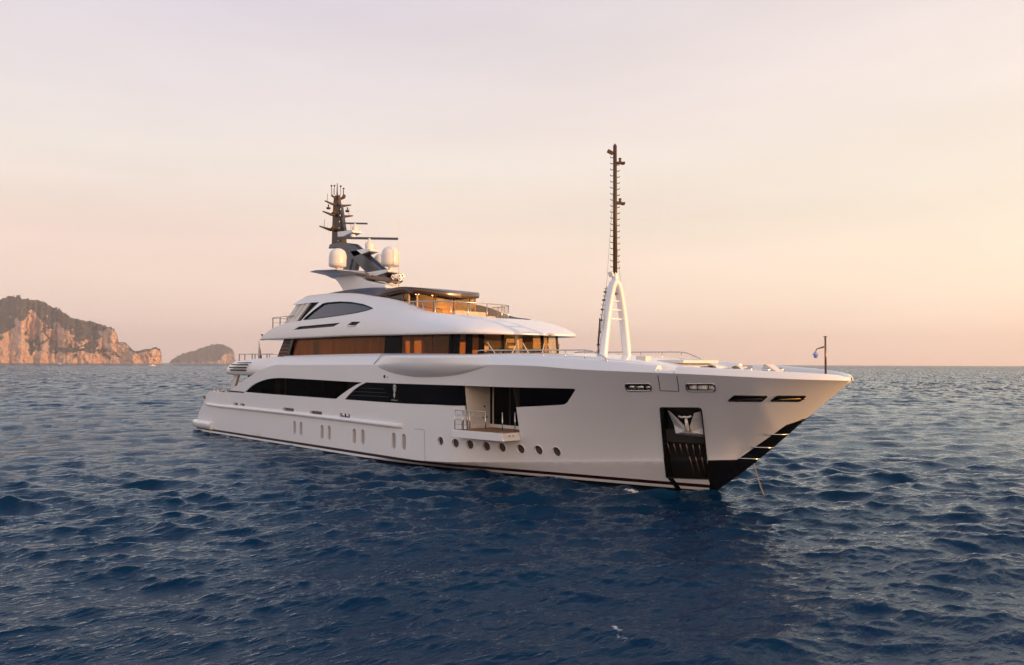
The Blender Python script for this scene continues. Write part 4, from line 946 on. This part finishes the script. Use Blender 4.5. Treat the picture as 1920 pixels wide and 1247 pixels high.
# jack staff with its hanging lamp
q = MB(); q.tube([(5.45, 0, 5.5), (5.45, 0, 7.2)], [.05, .04], 8); q.box((5.45, 0, 7.2), (.12, .12, .03)); js = part(q, 'jack_staff', BRONZE)
q = MB(); v = Vector((-.62, -.55, 0)).normalized()
q.tube([Vector((5.45, 0, 6.78)), Vector((5.45, 0, 6.72))+v*.2, Vector((5.45, 0, 6.68))+v*.34, Vector((5.45, 0, 6.60))+v*.40], [.045, .03, .022, .03], 8); part(q, 'lamp_bracket', BRONZE, js)
p = Vector((5.45, 0, 6.38))+v*.40
q = MB(); q.lathe([(.05, .20), (.06, .17), (.06, .15), (.11, .11), (.13, .04), (.09, .02), (.07, -.08), (0, -.10)], p, 14); part(q, 'bow_lamp', NAVLIGHT, js)

# folding arch mast
AX = -6.0
def arch_pts():
    out = []
    for k in range(25):
        t = -1+2*k/24; y = 1.0*math.copysign(abs(t)**.80, t) if t else 0; z = 10.40-4.1*abs(t)**1.46
        out.append((y, z))
    return out
q = MB(); rows = []
ap = arch_pts()
for i, (y, z) in enumerate(ap):
    a, b = ap[max(0, i-1)], ap[min(24, i+1)]; d_ = Vector((b[0]-a[0], b[1]-a[1])).normalized(); n = Vector((d_.y, -d_.x))
    w = .105; f = .21
    rows.append([(AX+dx+(z-10.4)*-.0, y+n.x*s, z+n.y*s) for dx, s in ((-f, -w), (-f*.6, -w*1.25), (f*.6, -w*1.25), (f, -w), (f, w), (f*.6, w*1.25), (-f*.6, w*1.25), (-f, w))])
q.loft(rows, 0, True, closed=True); q.add(rows[0], [tuple(range(8))]); q.add(rows[-1], [tuple(range(8))])
arch = part(q, 'foremast_arch', WHITE)
for z, w in ((9.35, .45), (8.87, .55), (8.39, .64)):
    q = MB(); q.tube([(AX, -w, z), (AX, w, z)], .055, 8); part(q, 'cross_bar', WHITE, arch)
q = MB(); q.tube([(AX, 0, 10.1), (AX, 0, 9.75)], .012, 5); q.lathe([(.03, .12), (.1, .1), (.11, 0), (0, -.02)], (AX, 0, 9.68), 10); part(q, 'hanging_lamp', MASTDARK, arch)
q = MB(); q.box((AX, 0, 10.62), (.34, .28, .5), taper=.6); q.box((AX-.1, -.22, 10.75), (.3, .12, .3), rot=Matrix.Rotation(.5, 3, 'X')); part(q, 'mast_hinge', WHITE, arch, bevel=.03)
q = MB(); q.tube([(AX, 0, 10.8), (AX, 0, 14), (AX, 0, 17.66)], [.118, .11, .10], 12); q.lathe([(.06, 0), (.05, .08), (0, .1)], (AX, 0, 17.66), 8); part(q, 'mast_spar', MASTDARK, arch)
pd = Vector((.68, .73, 0))
for k in range(20):
    z = 11.05+.325*k
    for sd in (-1, 1):
        if sd > 0 and k > 17: continue
        zz = z+(.03 if sd > 0 else .1); q = MB(); b_ = Vector((AX, 0, zz)); q.tube([b_+pd*sd*.08, b_+pd*sd*.22, b_+pd*sd*.25+Vector((0, 0, .06))], .022, 6); part(q, 'climbing_step', MASTDARK, arch)
for z in (16.72, 14.55):
    q = MB(); b_ = Vector((AX, 0, z)); q.box(b_+pd*.3, (.46, .22, .10), rot=Matrix.Rotation(.8, 3, 'Z')); q.lathe([(.08, 0), (.06, .12), (.09, .2), (0, .24)], b_+pd*.27+Vector((0, 0, .05)), 10); q.lathe([(.03, -.1), (.10, -.08), (.10, .02), (.03, .05)], b_+pd*.42, 10); part(q, 'mast_light', MASTDARK, arch)
q = MB(); b_ = Vector((AX, 0, 17.3)); q.box(b_-pd*.25, (.34, .2, .16), rot=Matrix.Rotation(.8, 3, 'Z')@Matrix.Rotation(.5, 3, 'Y')); part(q, 'mast_horn', MASTDARK, arch)
for y, zt in ((-1.05, 15.4), (.75, 12.6)):
    q = MB(); q.tube([(AX, y*.12, zt), (AX-.05, y, 6.4 if y < 0 else 9.0)], .008, 5); part(q, 'stay_wire', SEAM, arch)
# ladder of cable clips and wiring up the starboard leg
q = MB(); lp = [(AX-.20, y-.02, z) for y, z in ap[:11]]
q.tube(lp, .03, 6); q.tube([(x-.14, y-.02, z) for x, y, z in lp], .022, 6)
lad = part(q, 'cable_run', MASTDARK, arch)
for k in range(14):
    f = k/13*9.6; i = int(f); y, z = (ap[i][0]*(1-f+i)+ap[i+1][0]*(f-i), ap[i][1]*(1-f+i)+ap[i+1][1]*(f-i)); q = MB(); q.box((AX-.33, y-.03, z), (.20, .12, .09)); part(q, 'cable_clip', CREAM if k % 2 else MASTGREY, lad)
q = MB(); q.tube([(AX-.24, -1.10, 6.4), (AX-.27, -1.06, 7.2), (AX-.23, -1.04, 7.7), (AX-.27, -.93, 8.4)], .035, 8); part(q, 'hose', MATT, arch)

# ------------------------------------------------------------------ things carried by the yacht
anchor_steel = vary(principled('anchor_steel', (.84, .81, .76), .35, metal=.25), (.84, .81, .76), .12, 3.0)
q = MB()
def onh(x, z, off): return Vector((x, -(UPP(x, z)+off), z))
for s, xt, xb in ((0, -.92, -.82), (1, .50, .47)):
    pts = [onh(xt, 3.86, -.22), onh(xt+(.16 if s == 0 else -.16), 3.80, -.08), onh(-.18+(-.14 if s == 0 else .14), 3.16, .02), onh(-.18+(-.14 if s == 0 else .14), 2.92, .04), onh(xb, 2.82, -.04), onh(xb-(.08 if s == 0 else -.08), 3.2, -.22)]
    inner = [p_+Vector((-.06, .16, 0)) for p_ in pts]; n_ = len(pts)
    q.add(pts+inner, [tuple(range(n_)), tuple(range(2*n_-1, n_-1, -1))]+[(i, (i+1) % n_, n_+(i+1) % n_, n_+i) for i in range(n_)])
anc = q.build('anchor', anchor_steel); b = anc.modifiers.new('bevel', 'BEVEL'); b.width = .025; b.segments = 2
tag(anc, 'grey steel anchor with two broad flukes stowed in the black pocket of the bow', 'anchor')
q = MB(); q.tube([onh(-.17, 3.62, -.16), onh(-.17, 3.0, .10)], [.06, .10], 12); part(q, 'shank', anchor_steel, anc)
q = MB(); q.add([onh(-.88, 2.80, .0), onh(.52, 2.72, .0), onh(.2, 2.84, .12), onh(-.17, 3.02, .16), onh(-.55, 2.86, .12), onh(-.85, 2.72, -.2), onh(.5, 2.66, -.2)], [(0, 1, 2, 3, 4)[::-1], (0, 5, 6, 1)]); part(q, 'crown', anchor_steel, anc)
q = MB(); q.tube([onh(-.45, 3.64, -.12), onh(-.3, 3.58, -.05), onh(-.17, 3.62, -.02), onh(-.03, 3.6, -.05), onh(.12, 3.66, -.12)], .045, 8); part(q, 'shackle', anchor_steel, anc)

chain = MB(); c0, c1 = Vector((1.90, .22, 1.52)), Vector((2.48, .48, -.35))
n_l = 36
for k in range(n_l):
    t = (k+.5)/n_l; p = c0.lerp(c1, t)+Vector((0, 0, -.14*math.sin(math.pi*t))); t2 = min(1, t+.02); p2 = c0.lerp(c1, t2)+Vector((0, 0, -.14*math.sin(math.pi*t2)))
    d_ = (p2-p).normalized(); u = d_.cross(Vector((0, 0, 1))).normalized(); w = d_.cross(u); s_ = u if k % 2 else w
    chain.tube([p+d_*.054*math.cos(a)+s_*.028*math.sin(a) for a in np.linspace(0, 2*math.pi, 11)[:-1]], .010, 5, closed=True)
ch = chain.build('anchor_chain', RUST)
tag(ch, 'weathered anchor chain running from the stem down into the water at the bow', 'chain')

flag_m = bpy.data.materials.new('flag_cloth'); flag_m.use_nodes = True; t = flag_m.node_tree; b = t.nodes['Principled BSDF']; b.inputs['Roughness'].default_value = .9
uvn = N(t, 'ShaderNodeAttribute', attribute_name='band'); r_ = ramp(t, [(0, (.02, .16, .045)), (.36, (.72, .68, .64)), (.72, (.42, .03, .03))], 'CONSTANT'); t.links.new(uvn.outputs['Fac'], r_.inputs[0]); t.links.new(r_.outputs[0], b.inputs['Base Color'])
q = MB(); nx, nz = 18, 10; rows = []
for i in range(nx+1):
    s = i/nx; rows.append([(-45.72+.62*s*(.25+.75*j/nz)-.04*math.sin(s*9), -1.0-.08*math.sin(s*12)*(.3+.7*j/nz), 7.75-1.36*(j/nz)-.30*s*(1-.6*j/nz)) for j in range(nz+1)])
q.loft(rows, 0, True); fl = q.build('flag', flag_m)
at = fl.data.attributes.new('band', 'FLOAT', 'POINT'); at.data.foreach_set('value', [i/nx for i in range(nx+1) for j in range(nz+1)])
tag(fl, 'green, white and red ensign hanging limp from the stern staff', 'flag')
q = MB(); q.tube([(-45.4, -1.0, 5.2), (-45.75, -1.0, 7.9)], .03, 8); q.lathe([(0, 0), (.06, .04), (0, .1)], (-45.75, -1.0, 7.9), 8); part(q, 'ensign_staff', STEEL)
# ------------------------------------------------------------------ sea
def polar_sheet():
    """Rings round the anchorage, finest where waves stand close, out to the horizon."""
    radii = [0.6]; D = 0.6
    while D < 12500:
        if D < 16: d_ = .30
        elif D < 160: d_ = max(.070, min((D-12)**2/8500, .50))
        elif D < 1400: d_ = .5+(min(D, 400)-150)*.011
        else: d_ = D*.07
        D += d_; radii.append(D)
    ang = [0.0]; lim = math.radians(46)
    a = -lim; dn = []
    while a < lim: dn.append(a); a += .00125
    cs = list(np.linspace(lim, 2*math.pi-lim, 170))
    return np.array(radii), np.array(dn+cs[:-1])
radii, angs_ = polar_sheet()
R, A = np.meshgrid(radii, angs_, indexing='ij')
base_ang = math.atan2(VIEW.y, VIEW.x)
HUB = EYE-VIEW*13.0
X = HUB.x+R*np.cos(base_ang-A); Y = HUB.y+R*np.sin(base_ang-A)
cell = np.maximum(np.gradient(radii)[:, None]*np.ones_like(R), R*.00125)
cell = np.where(np.abs(A-math.pi) < math.pi-math.radians(46.5), np.maximum(cell, R*.028), cell)
rng = np.random.default_rng(11)
wind = math.atan2(VIEW.y, VIEW.x)+math.radians(24)
Zs = np.zeros_like(X); DX = np.zeros_like(X); DY = np.zeros_like(X)
# patches of stronger and weaker ripple
gust = 1+.30*np.sin(X*.045+Y*.021+1.3)*np.sin(X*-.017+Y*.052+.4)+.18*np.sin(X*.13-Y*.09+2.0)
NW = 150
for i in range(NW):
    f = (i+rng.random())/NW
    lam = 0.24*(7.0/0.24)**f
    k = 2*math.pi/lam
    spread = .16+.34*(1-f)
    th = wind+(0 if rng.random() < .66 else -.85)+rng.normal()*spread      # two crossing wave trains
    slope = .032*(1.25 if lam < 1.6 else 1.0 if lam < 2.4 else (2.4/lam)**.9)
    amp = slope/k*(.7+.6*rng.random())
    ph = rng.random()*2*math.pi
    kx, ky = k*math.cos(th), k*math.sin(th)
    fade = np.clip((lam/cell-2.0)/2.0, 0, 1)*(gust if lam < 4 else 1)
    p = kx*X+ky*Y+ph
    s = np.sin(p); c = np.cos(p)
    Zs += amp*fade*s
    q_ = 1.0*amp*fade
    DX += q_*math.cos(th)*c; DY += q_*math.sin(th)*c
# longer wind waves carry on over the open water
for i in range(16):
    lam = 7+9*rng.random(); k = 2*math.pi/lam; th = wind+rng.normal()*.5; amp = .036/k; ph = rng.random()*6.283
    fade = np.clip((R-90)/160, 0, 1)*np.clip((lam/cell-1.9)/1.0, 0, 1)
    Zs += amp*fade*np.sin(k*math.cos(th)*X+k*math.sin(th)*Y+ph)
X += DX; Y += DY
sx, sy = X, Y
nr, na = R.shape
me = bpy.data.meshes.new('sea')
co = np.stack([X, Y, Zs], -1).reshape(-1, 3)
co = np.vstack([co, [[HUB.x, HUB.y, 0]]])
I, J = np.meshgrid(np.arange(nr-1), np.arange(na), indexing='ij')
J2 = (J+1) % na
quads = np.stack([I*na+J, I*na+J2, (I+1)*na+J2, (I+1)*na+J], -1).reshape(-1, 4)
tris = np.stack([np.full(na, nr*na), (np.arange(na)+1) % na, np.arange(na)], -1)
me.vertices.add(len(co)); me.vertices.foreach_set('co', co.ravel())
me.loops.add(quads.size+tris.size); me.loops.foreach_set('vertex_index', np.concatenate([quads.ravel(), tris.ravel()]))
me.polygons.add(len(quads)+len(tris))
me.polygons.foreach_set('loop_start', np.concatenate([np.arange(len(quads))*4, len(quads)*4+np.arange(len(tris))*3]))
me.update(calc_edges=True)
if me.polygons[0].normal.z < 0: me.flip_normals()
me.polygons.foreach_set('use_smooth', [True]*len(me.polygons))
# where foam lies: curling streaks off the bow and two small whitecaps
def blob(cx, cy, ax, ay, rot):
    dx, dy = co[:, 0]-cx, co[:, 1]-cy; c, s = math.cos(rot), math.sin(rot)
    return np.exp(-(((dx*c+dy*s)/ax)**2+((-dx*s+dy*c)/ay)**2))
foam = .74*blob(-2.7, -2.5, 1.5, .34, -.08)+.55*blob(-1.0, -2.2, .7, .2, 0)+.60*blob(9.5, -18.7, .85, .16, -.6)+.55*blob(8.6, -17.4, .45, .10, -.1)+.6*blob(-31.5, -5.35, 1.6, .2, 0)+.5*blob(-9.5, -3.2, 1.2, .15, -.3)
foam = np.clip(foam, 0, 1)
at = me.attributes.new('foam', 'FLOAT', 'POINT'); at.data.foreach_set('value', foam.astype(np.float32))
sea = bpy.data.objects.new('sea', me); COL.objects.link(sea)
sea['kind'] = 'structure'
sm = bpy.data.materials.new('sea_water'); sm.use_nodes = True
t = sm.node_tree; b = t.nodes['Principled BSDF']
t.nodes.remove(b)
geo = N(t, 'ShaderNodeNewGeometry')
# ripples too small for the mesh tilt the surface normal directly; open water far off carries all its wavelets this way
mp = N(t, 'ShaderNodeMapping', inp={'Rotation': (0, 0, -wind), 'Scale': (1.0, .50, 1.0)}); t.links.new(geo.outputs['Position'], mp.inputs[0])
def ripple(scale, detail, rough):
    n = N(t, 'ShaderNodeTexNoise', inp={'Scale': scale, 'Detail': detail, 'Roughness': rough}); t.links.new(mp.outputs[0], n.inputs[0])
    s_ = N(t, 'ShaderNodeVectorMath', operation='SUBTRACT'); s_.inputs[1].default_value = (.5, .5, .5); t.links.new(n.outputs['Color'], s_.inputs[0])
    f_ = N(t, 'ShaderNodeVectorMath', operation='MULTIPLY'); f_.inputs[1].default_value = (1, 1, 0); t.links.new(s_.outputs[0], f_.inputs[0]); return f_.outputs[0]
def scaled(v, k):
    m = N(t, 'ShaderNodeVectorMath', operation='SCALE'); t.links.new(v, m.inputs[0])
    if isinstance(k, float): m.inputs[3].default_value = k
    else: t.links.new(k, m.inputs[3])
    return m.outputs[0]
def vadd(a_, b_):
    m = N(t, 'ShaderNodeVectorMath', operation='ADD'); t.links.new(a_, m.inputs[0]); t.links.new(b_, m.inputs[1]); return m.outputs[0]
ln = N(t, 'ShaderNodeVectorMath', operation='LENGTH'); sb = N(t, 'ShaderNodeVectorMath', operation='SUBTRACT'); sb.inputs[1].default_value = (10, -18, 0); t.links.new(geo.outputs['Position'], sb.inputs[0]); t.links.new(sb.outputs[0], ln.inputs[0])
far = N(t, 'ShaderNodeMapRange', inp={'From Min': 40.0, 'From Max': 220.0, 'To Min': 0.0, 'To Max': 2.3}); t.links.new(ln.outputs['Value'], far.inputs[0])
mp2 = N(t, 'ShaderNodeMapping', inp={'Rotation': (0, 0, -wind), 'Scale': (1.0, .36, 1.0)}); t.links.new(geo.outputs['Position'], mp2.inputs[0])
rg = N(t, 'ShaderNodeTexNoise', noise_type='RIDGED_MULTIFRACTAL', inp={'Scale': 2.2, 'Detail': 6.0, 'Roughness': .6, 'Distortion': .6}); t.links.new(mp2.outputs[0], rg.inputs[0])
sm_ = N(t, 'ShaderNodeTexNoise', inp={'Scale': 7.0, 'Detail': 4.0, 'Roughness': .6}); t.links.new(mp2.outputs[0], sm_.inputs[0])
hh = math_node(t, 'ADD', math_node(t, 'MULTIPLY', rg.outputs[0], .55), sm_.outputs[0])
bmp = N(t, 'ShaderNodeBump', inp={'Strength': 1.0, 'Distance': .058}); t.links.new(hh, bmp.inputs['Height'])
tilt = vadd(bmp.outputs[0], scaled(ripple(.55, 5.0, .6), far.outputs[0]))
nz_ = N(t, 'ShaderNodeVectorMath', operation='NORMALIZE'); t.links.new(tilt, nz_.inputs[0])
body_ = N(t, 'ShaderNodeBsdfDiffuse'); body_.inputs[0].default_value = (.0003, .0165, .049, 1)
shine = N(t, 'ShaderNodeBsdfGlossy', inp={'Roughness': .05}); shine.inputs[0].default_value = (.77, .91, 1.0, 1)
fres = N(t, 'ShaderNodeFresnel', inp={'IOR': 1.19})
for q_ in (shine, fres): t.links.new(nz_.outputs[0], q_.inputs['Normal'])
water = N(t, 'ShaderNodeMixShader'); t.links.new(fres.outputs[0], water.inputs[0]); t.links.new(body_.outputs[0], water.inputs[1]); t.links.new(shine.outputs[0], water.inputs[2])
fa = N(t, 'ShaderNodeAttribute', attribute_name='foam'); fn = N(t, 'ShaderNodeTexNoise', inp={'Scale': 5.5, 'Detail': 7.0, 'Roughness': .7}); t.links.new(geo.outputs['Position'], fn.inputs[0])
fm = N(t, 'ShaderNodeMapRange', inp={'From Min': .50, 'From Max': .62}); add = math_node(t, 'ADD', fn.outputs[0], math_node(t, 'MULTIPLY', math_node(t, 'SUBTRACT', fa.outputs['Fac'], .5), .55)); t.links.new(add, fm.inputs[0])
fmask = math_node(t, 'MULTIPLY', fm.outputs[0], math_node(t, 'GREATER_THAN', fa.outputs['Fac'], .04))
fd = N(t, 'ShaderNodeBsdfDiffuse'); fd.inputs[0].default_value = (.75, .76, .78, 1)
mx = N(t, 'ShaderNodeMixShader'); t.links.new(fmask, mx.inputs[0]); t.links.new(water.outputs[0], mx.inputs[1]); t.links.new(fd.outputs[0], mx.inputs[2])
t.links.new(mx.outputs[0], t.nodes['Material Output'].inputs[0])
me.materials.append(sm)

# ------------------------------------------------------------------ coast
def coast_point(px_right, depth, z): return EYE+RIGHT*px_right+VIEW*depth+Vector((0, 0, z))
land_m = bpy.data.materials.new('cliff_and_scrub'); land_m.use_nodes = True
t = land_m.node_tree; b = t.nodes['Principled BSDF']; b.inputs['Roughness'].default_value = .95; b.inputs['Specular IOR Level'].default_value = .1
va = N(t, 'ShaderNodeAttribute', attribute_name='green'); tcn = N(t, 'ShaderNodeTexCoord')
rn = N(t, 'ShaderNodeTexNoise', inp={'Scale': .075, 'Detail': 10.0, 'Roughness': .72}); mp = N(t, 'ShaderNodeMapping', inp={'Scale': (1, 1, .75)}); t.links.new(tcn.outputs['Object'], mp.inputs[0]); t.links.new(mp.outputs[0], rn.inputs[0])
rock = ramp(t, [(.30, (.25, .14, .095)), (.45, (.56, .365, .26)), (.66, (.74, .53, .39))]); t.links.new(rn.outputs[0], rock.inputs[0])
gn = N(t, 'ShaderNodeTexNoise', inp={'Scale': .03, 'Detail': 8.0, 'Roughness': .7}); t.links.new(tcn.outputs['Object'], gn.inputs[0])
green = ramp(t, [(.34, (.045, .040, .030)), (.50, (.10, .080, .056)), (.66, (.19, .145, .10))]); t.links.new(gn.outputs[0], green.inputs[0])
ed = N(t, 'ShaderNodeMapRange', inp={'From Min': .44, 'From Max': .58}); t.links.new(math_node(t, 'ADD', va.outputs['Fac'], math_node(t, 'MULTIPLY', math_node(t, 'SUBTRACT', gn.outputs[0], .5), 2.1)), ed.inputs[0])
mxc = N(t, 'ShaderNodeMix', data_type='RGBA'); t.links.new(ed.outputs[0], mxc.inputs[0]); t.links.new(rock.outputs[0], mxc.inputs[6]); t.links.new(green.outputs[0], mxc.inputs[7]); t.links.new(mxc.outputs[2], b.inputs['Base Color'])
bp = N(t, 'ShaderNodeBump', inp={'Strength': 1.0, 'Distance': 7.0}); t.links.new(rn.outputs[0], bp.inputs['Height']); t.links.new(bp.outputs[0], b.inputs['Normal'])
def fbm(x, y, z, o=5): return noise.fractal(Vector((x, y, z)), .9, 2.1, o)
def coast(name, sil, D, nu, nv, cliff_fn, seed, back=.9, jag=1.0):
    """A headland grown from its skyline (metres along the shore, height): shore cliff, scrub bench, upper cliff, slope to the ridge, then down behind."""
    u0, u1 = sil[0][0], sil[-1][0]; vs, fs, gr = [], [], []
    for i in range(nu+1):
        u = u0+(u1-u0)*i/nu; H = max(2.0, interp(sil, u)); H *= 1+.035*fbm(u*.03, seed, 0, 3)*min(1, H/60)
        dep = 0.0; zprev = -6.0
        big = 70*fbm(u*.004, seed+5, 0, 3)+32*fbm(u*.016, seed+9, 0, 4)
        for j in range(nv+1):
            f = j/nv
            if f <= .8:
                g = f/.8; z = -6+(H+6)*g
                steep = cliff_fn(u+55*fbm(u*.011, g*6, seed+1, 5))(u, g+.17*fbm(u*.018, g*5, seed, 5))     # 1 = rock wall, 0 = scrub slope
                dep += (z-zprev)*(.38*steep+1.75*(1-steep)); grn = 1-steep
            else:
                g = (f-.8)/.2; z = H*(1-g)**1.2-6*g; dep += H*back*.06; grn = 1.0
            zprev = z
            amp = (9+10*(1-grn))*min(1, H/50)*jag
            d2 = dep+big+amp*(fbm(u*.022+3, z*.020, seed+2)*.9+fbm(u*.07+1, z*.035, seed+4)*.8)
            uu = u+amp*.5*fbm(u*.03+9, z*.03, seed+7)
            per = 1+d2/D                                # farther ground stands higher and wider, so the skyline keeps its shape
            vs.append(coast_point(uu*per, D+d2, (z+(2.5*fbm(u*.08, f*20, seed) if grn > .5 and f > .3 else 0))*(per if z > 0 else 1))); gr.append(grn)
    m = nv+1
    for i in range(nu):
        for j in range(nv): fs.append((i*m+j, (i+1)*m+j, (i+1)*m+j+1, i*m+j+1))
    me = bpy.data.meshes.new(name); me.from_pydata([tuple(v) for v in vs], [], fs); me.materials.append(land_m)
    at = me.attributes.new('green', 'FLOAT', 'POINT'); at.data.foreach_set('value', gr)
    me.polygons.foreach_set('use_smooth', [True]*len(fs)); me.update()
    o = bpy.data.objects.new(name, me); COL.objects.link(o); o['kind'] = 'structure'
    return o, vs, gr
HD = 4000.0; K = HD/1493
def sky_line(pts, K, zero): return [((x-960)*K, (zero-y)*K+6) for x, y in pts]
SIL1 = sky_line([(-190, 590), (-120, 566), (-60, 562), (0, 560), (22, 556.8), (36, 560), (57, 562.3), (72, 563.5), (91, 574.3), (108, 581.5), (127, 592.8), (144, 599.5), (163, 603), (184.5, 607.9), (201, 613.9), (213, 619), (218, 626), (223, 641), (232, 642.5), (240, 647.4), (250, 657), (258, 659.4), (271, 654.6), (280, 654.6), (291, 651), (298, 654.6), (302, 659), (304, 678)], K, 679.6)
def cliffs1(u):
    p = u/K+960
    def f(u_, g):
        if g < .20: return 1.0
        lo = .42 if p < 60 or 85 < p < 100 else .36
        if p > 212: return 1.0 if g < .88 else .2
        if p > 185: return 1.0 if (g < .22 or .38 < g < .90) else .15
        if p > 150: return 1.0 if g < .34 else (.85 if .45 < g < .58 and p < 165 else .05)
        top = .74 if 20 < p < 80 or 90 < p < 135 else .50
        gap = (78 < p < 90) or p < 14
        if lo < g < top and not gap: return 1.0
        if g <= lo and (48 < p < 82 or 95 < p < 150) and g > .16: return .08
        if g <= lo: return .75
        return .03
    return f
headland, hv, hg = coast('headland', SIL1, HD, 420, 110, cliffs1, 3.1)
D2 = 8200.0; K2 = D2/1493
SIL2 = sky_line([(318, 679.5), (326, 673), (336, 667), (349, 661.5), (364, 657.5), (378, 652), (393, 647.5), (404, 645.2), (416, 645.6), (426, 649), (434, 654), (439.5, 658), (441, 664), (442, 679.5)], K2, 679.6)
def cliffs2(u):
    p = u/K2+960
    return lambda u_, g: 1.0 if (p > 433 or g < .06 or g < (p-398)/42*.95) else .03
island, iv, ig = coast('island', SIL2, D2, 150, 70, cliffs2, 8.7)
# scrub and small trees over the slopes and along the ridge
rnd = random.Random(5); q = MB()
octa = [(1, 0, 0), (-1, 0, 0), (0, 1, 0), (0, -1, 0), (0, 0, 1), (0, 0, -1)]; of = [(0, 2, 4), (2, 1, 4), (1, 3, 4), (3, 0, 4), (2, 0, 5), (1, 2, 5), (3, 1, 5), (0, 3, 5)]
for vs_, gr_, n_, s0 in ((hv, hg, 5200, 7.5), (iv, ig, 900, 11.0)):
    idx = [i for i, g in enumerate(gr_) if g > .8 and vs_[i].z > 25]
    for _ in range(n_):
        p = vs_[rnd.choice(idx)]+Vector((rnd.uniform(-6, 6), rnd.uniform(-6, 6), 0)); s = s0*rnd.uniform(.35, 1.0)
        q.add([p+Vector((a*s*rnd.uniform(.7, 1.3), b_*s*rnd.uniform(.7, 1.3), c*s*rnd.uniform(.5, .9)+s*.2)) for a, b_, c in octa], of, 0, False)
shrubs = q.build('shrubs', vary(principled('scrub_leaves', (.085, .070, .048), .95, spec=.1), (.085, .070, .048), .75, .03)); shrubs['kind'] = 'stuff'
# a ruin on the ridge and two small boats under the cliff
def land_at(px, hh): return coast_point((px-960)*K, HD+330, hh)
q = MB(); p = coast_point((65.5-960)*K*1.12, HD*1.12, (679.6-566)*K*1.12)
rx = Matrix.Rotation(math.atan2(RIGHT.y, RIGHT.x), 3, 'Z')
q.box(p, (24, 18, 22), rot=rx); ft = q.build('fort', CREAM)
tag(ft, 'pale stone fort standing on the ridge of the left headland', 'fort')
for x0, hh, w in ((-8.5, 30, 7), (7, 26, 9)):
    q = MB(); q.box(p+rx @ Vector((x0, 4, hh/2-8)), (w, 9, hh-8), rot=rx); q.build('tower', CREAM, ft)
for k, (px_, d_, ln_, lab) in enumerate(((287, 1420, 9.0, 'small white motorboat nearer the yacht, on the open water right of the cliffs'), (113, 2500, 13.0, 'tiny white motorboat close under the sunlit cliff on the far left'))):
    c = coast_point((px_-960)*d_/1493, d_, 0)
    root = bpy.data.objects.new('motorboat', None); COL.objects.link(root); root.location = c; root.rotation_euler.z = math.atan2(RIGHT.y, RIGHT.x)+.15
    tag(root, lab, 'motorboat', 'small motorboats off the headland')
    q = MB(); rows = []
    for f in [i/8 for i in range(9)]:
        w = ln_*.16*(1-max(0, f-.45)**2*3.2) if f < 1 else .02; x = ln_*(f-.5)
        rows.append([(x, -w, .9+.5*f), (x+.0, -w*.8, -.3), (x, 0, -.5), (x, w*.8, -.3), (x, w, .9+.5*f)])
    q.loft(rows, 0, False); q.add([r for r in rows[0]], [(0, 1, 2, 3, 4)]); q.add([rows[i][0] for i in range(9)]+[rows[i][4] for i in range(8, -1, -1)], [tuple(range(18))]); q.build('hull', WHITE, root)
    q = MB(); q.box((.2, 0, 1.7), (ln_*.32, ln_*.2, 1.2), taper=.75); q.build('cabin', WHITE, root)
# ------------------------------------------------------------------ haze over the water
q = MB(); q.box((0, 0, 215), (26000, 26000, 450))
hz = bpy.data.materials.new('haze_air'); hz.use_nodes = True; t = hz.node_tree; t.nodes.clear()
pv = N(t, 'ShaderNodeVolumePrincipled', inp={'Density': .00009, 'Anisotropy': .3}); pv.inputs['Color'].default_value = (1.0, .93, .90, 1)
o_ = N(t, 'ShaderNodeOutputMaterial'); t.links.new(pv.outputs[0], o_.inputs['Volume'])
haze = q.build('haze', hz); haze['kind'] = 'stuff'
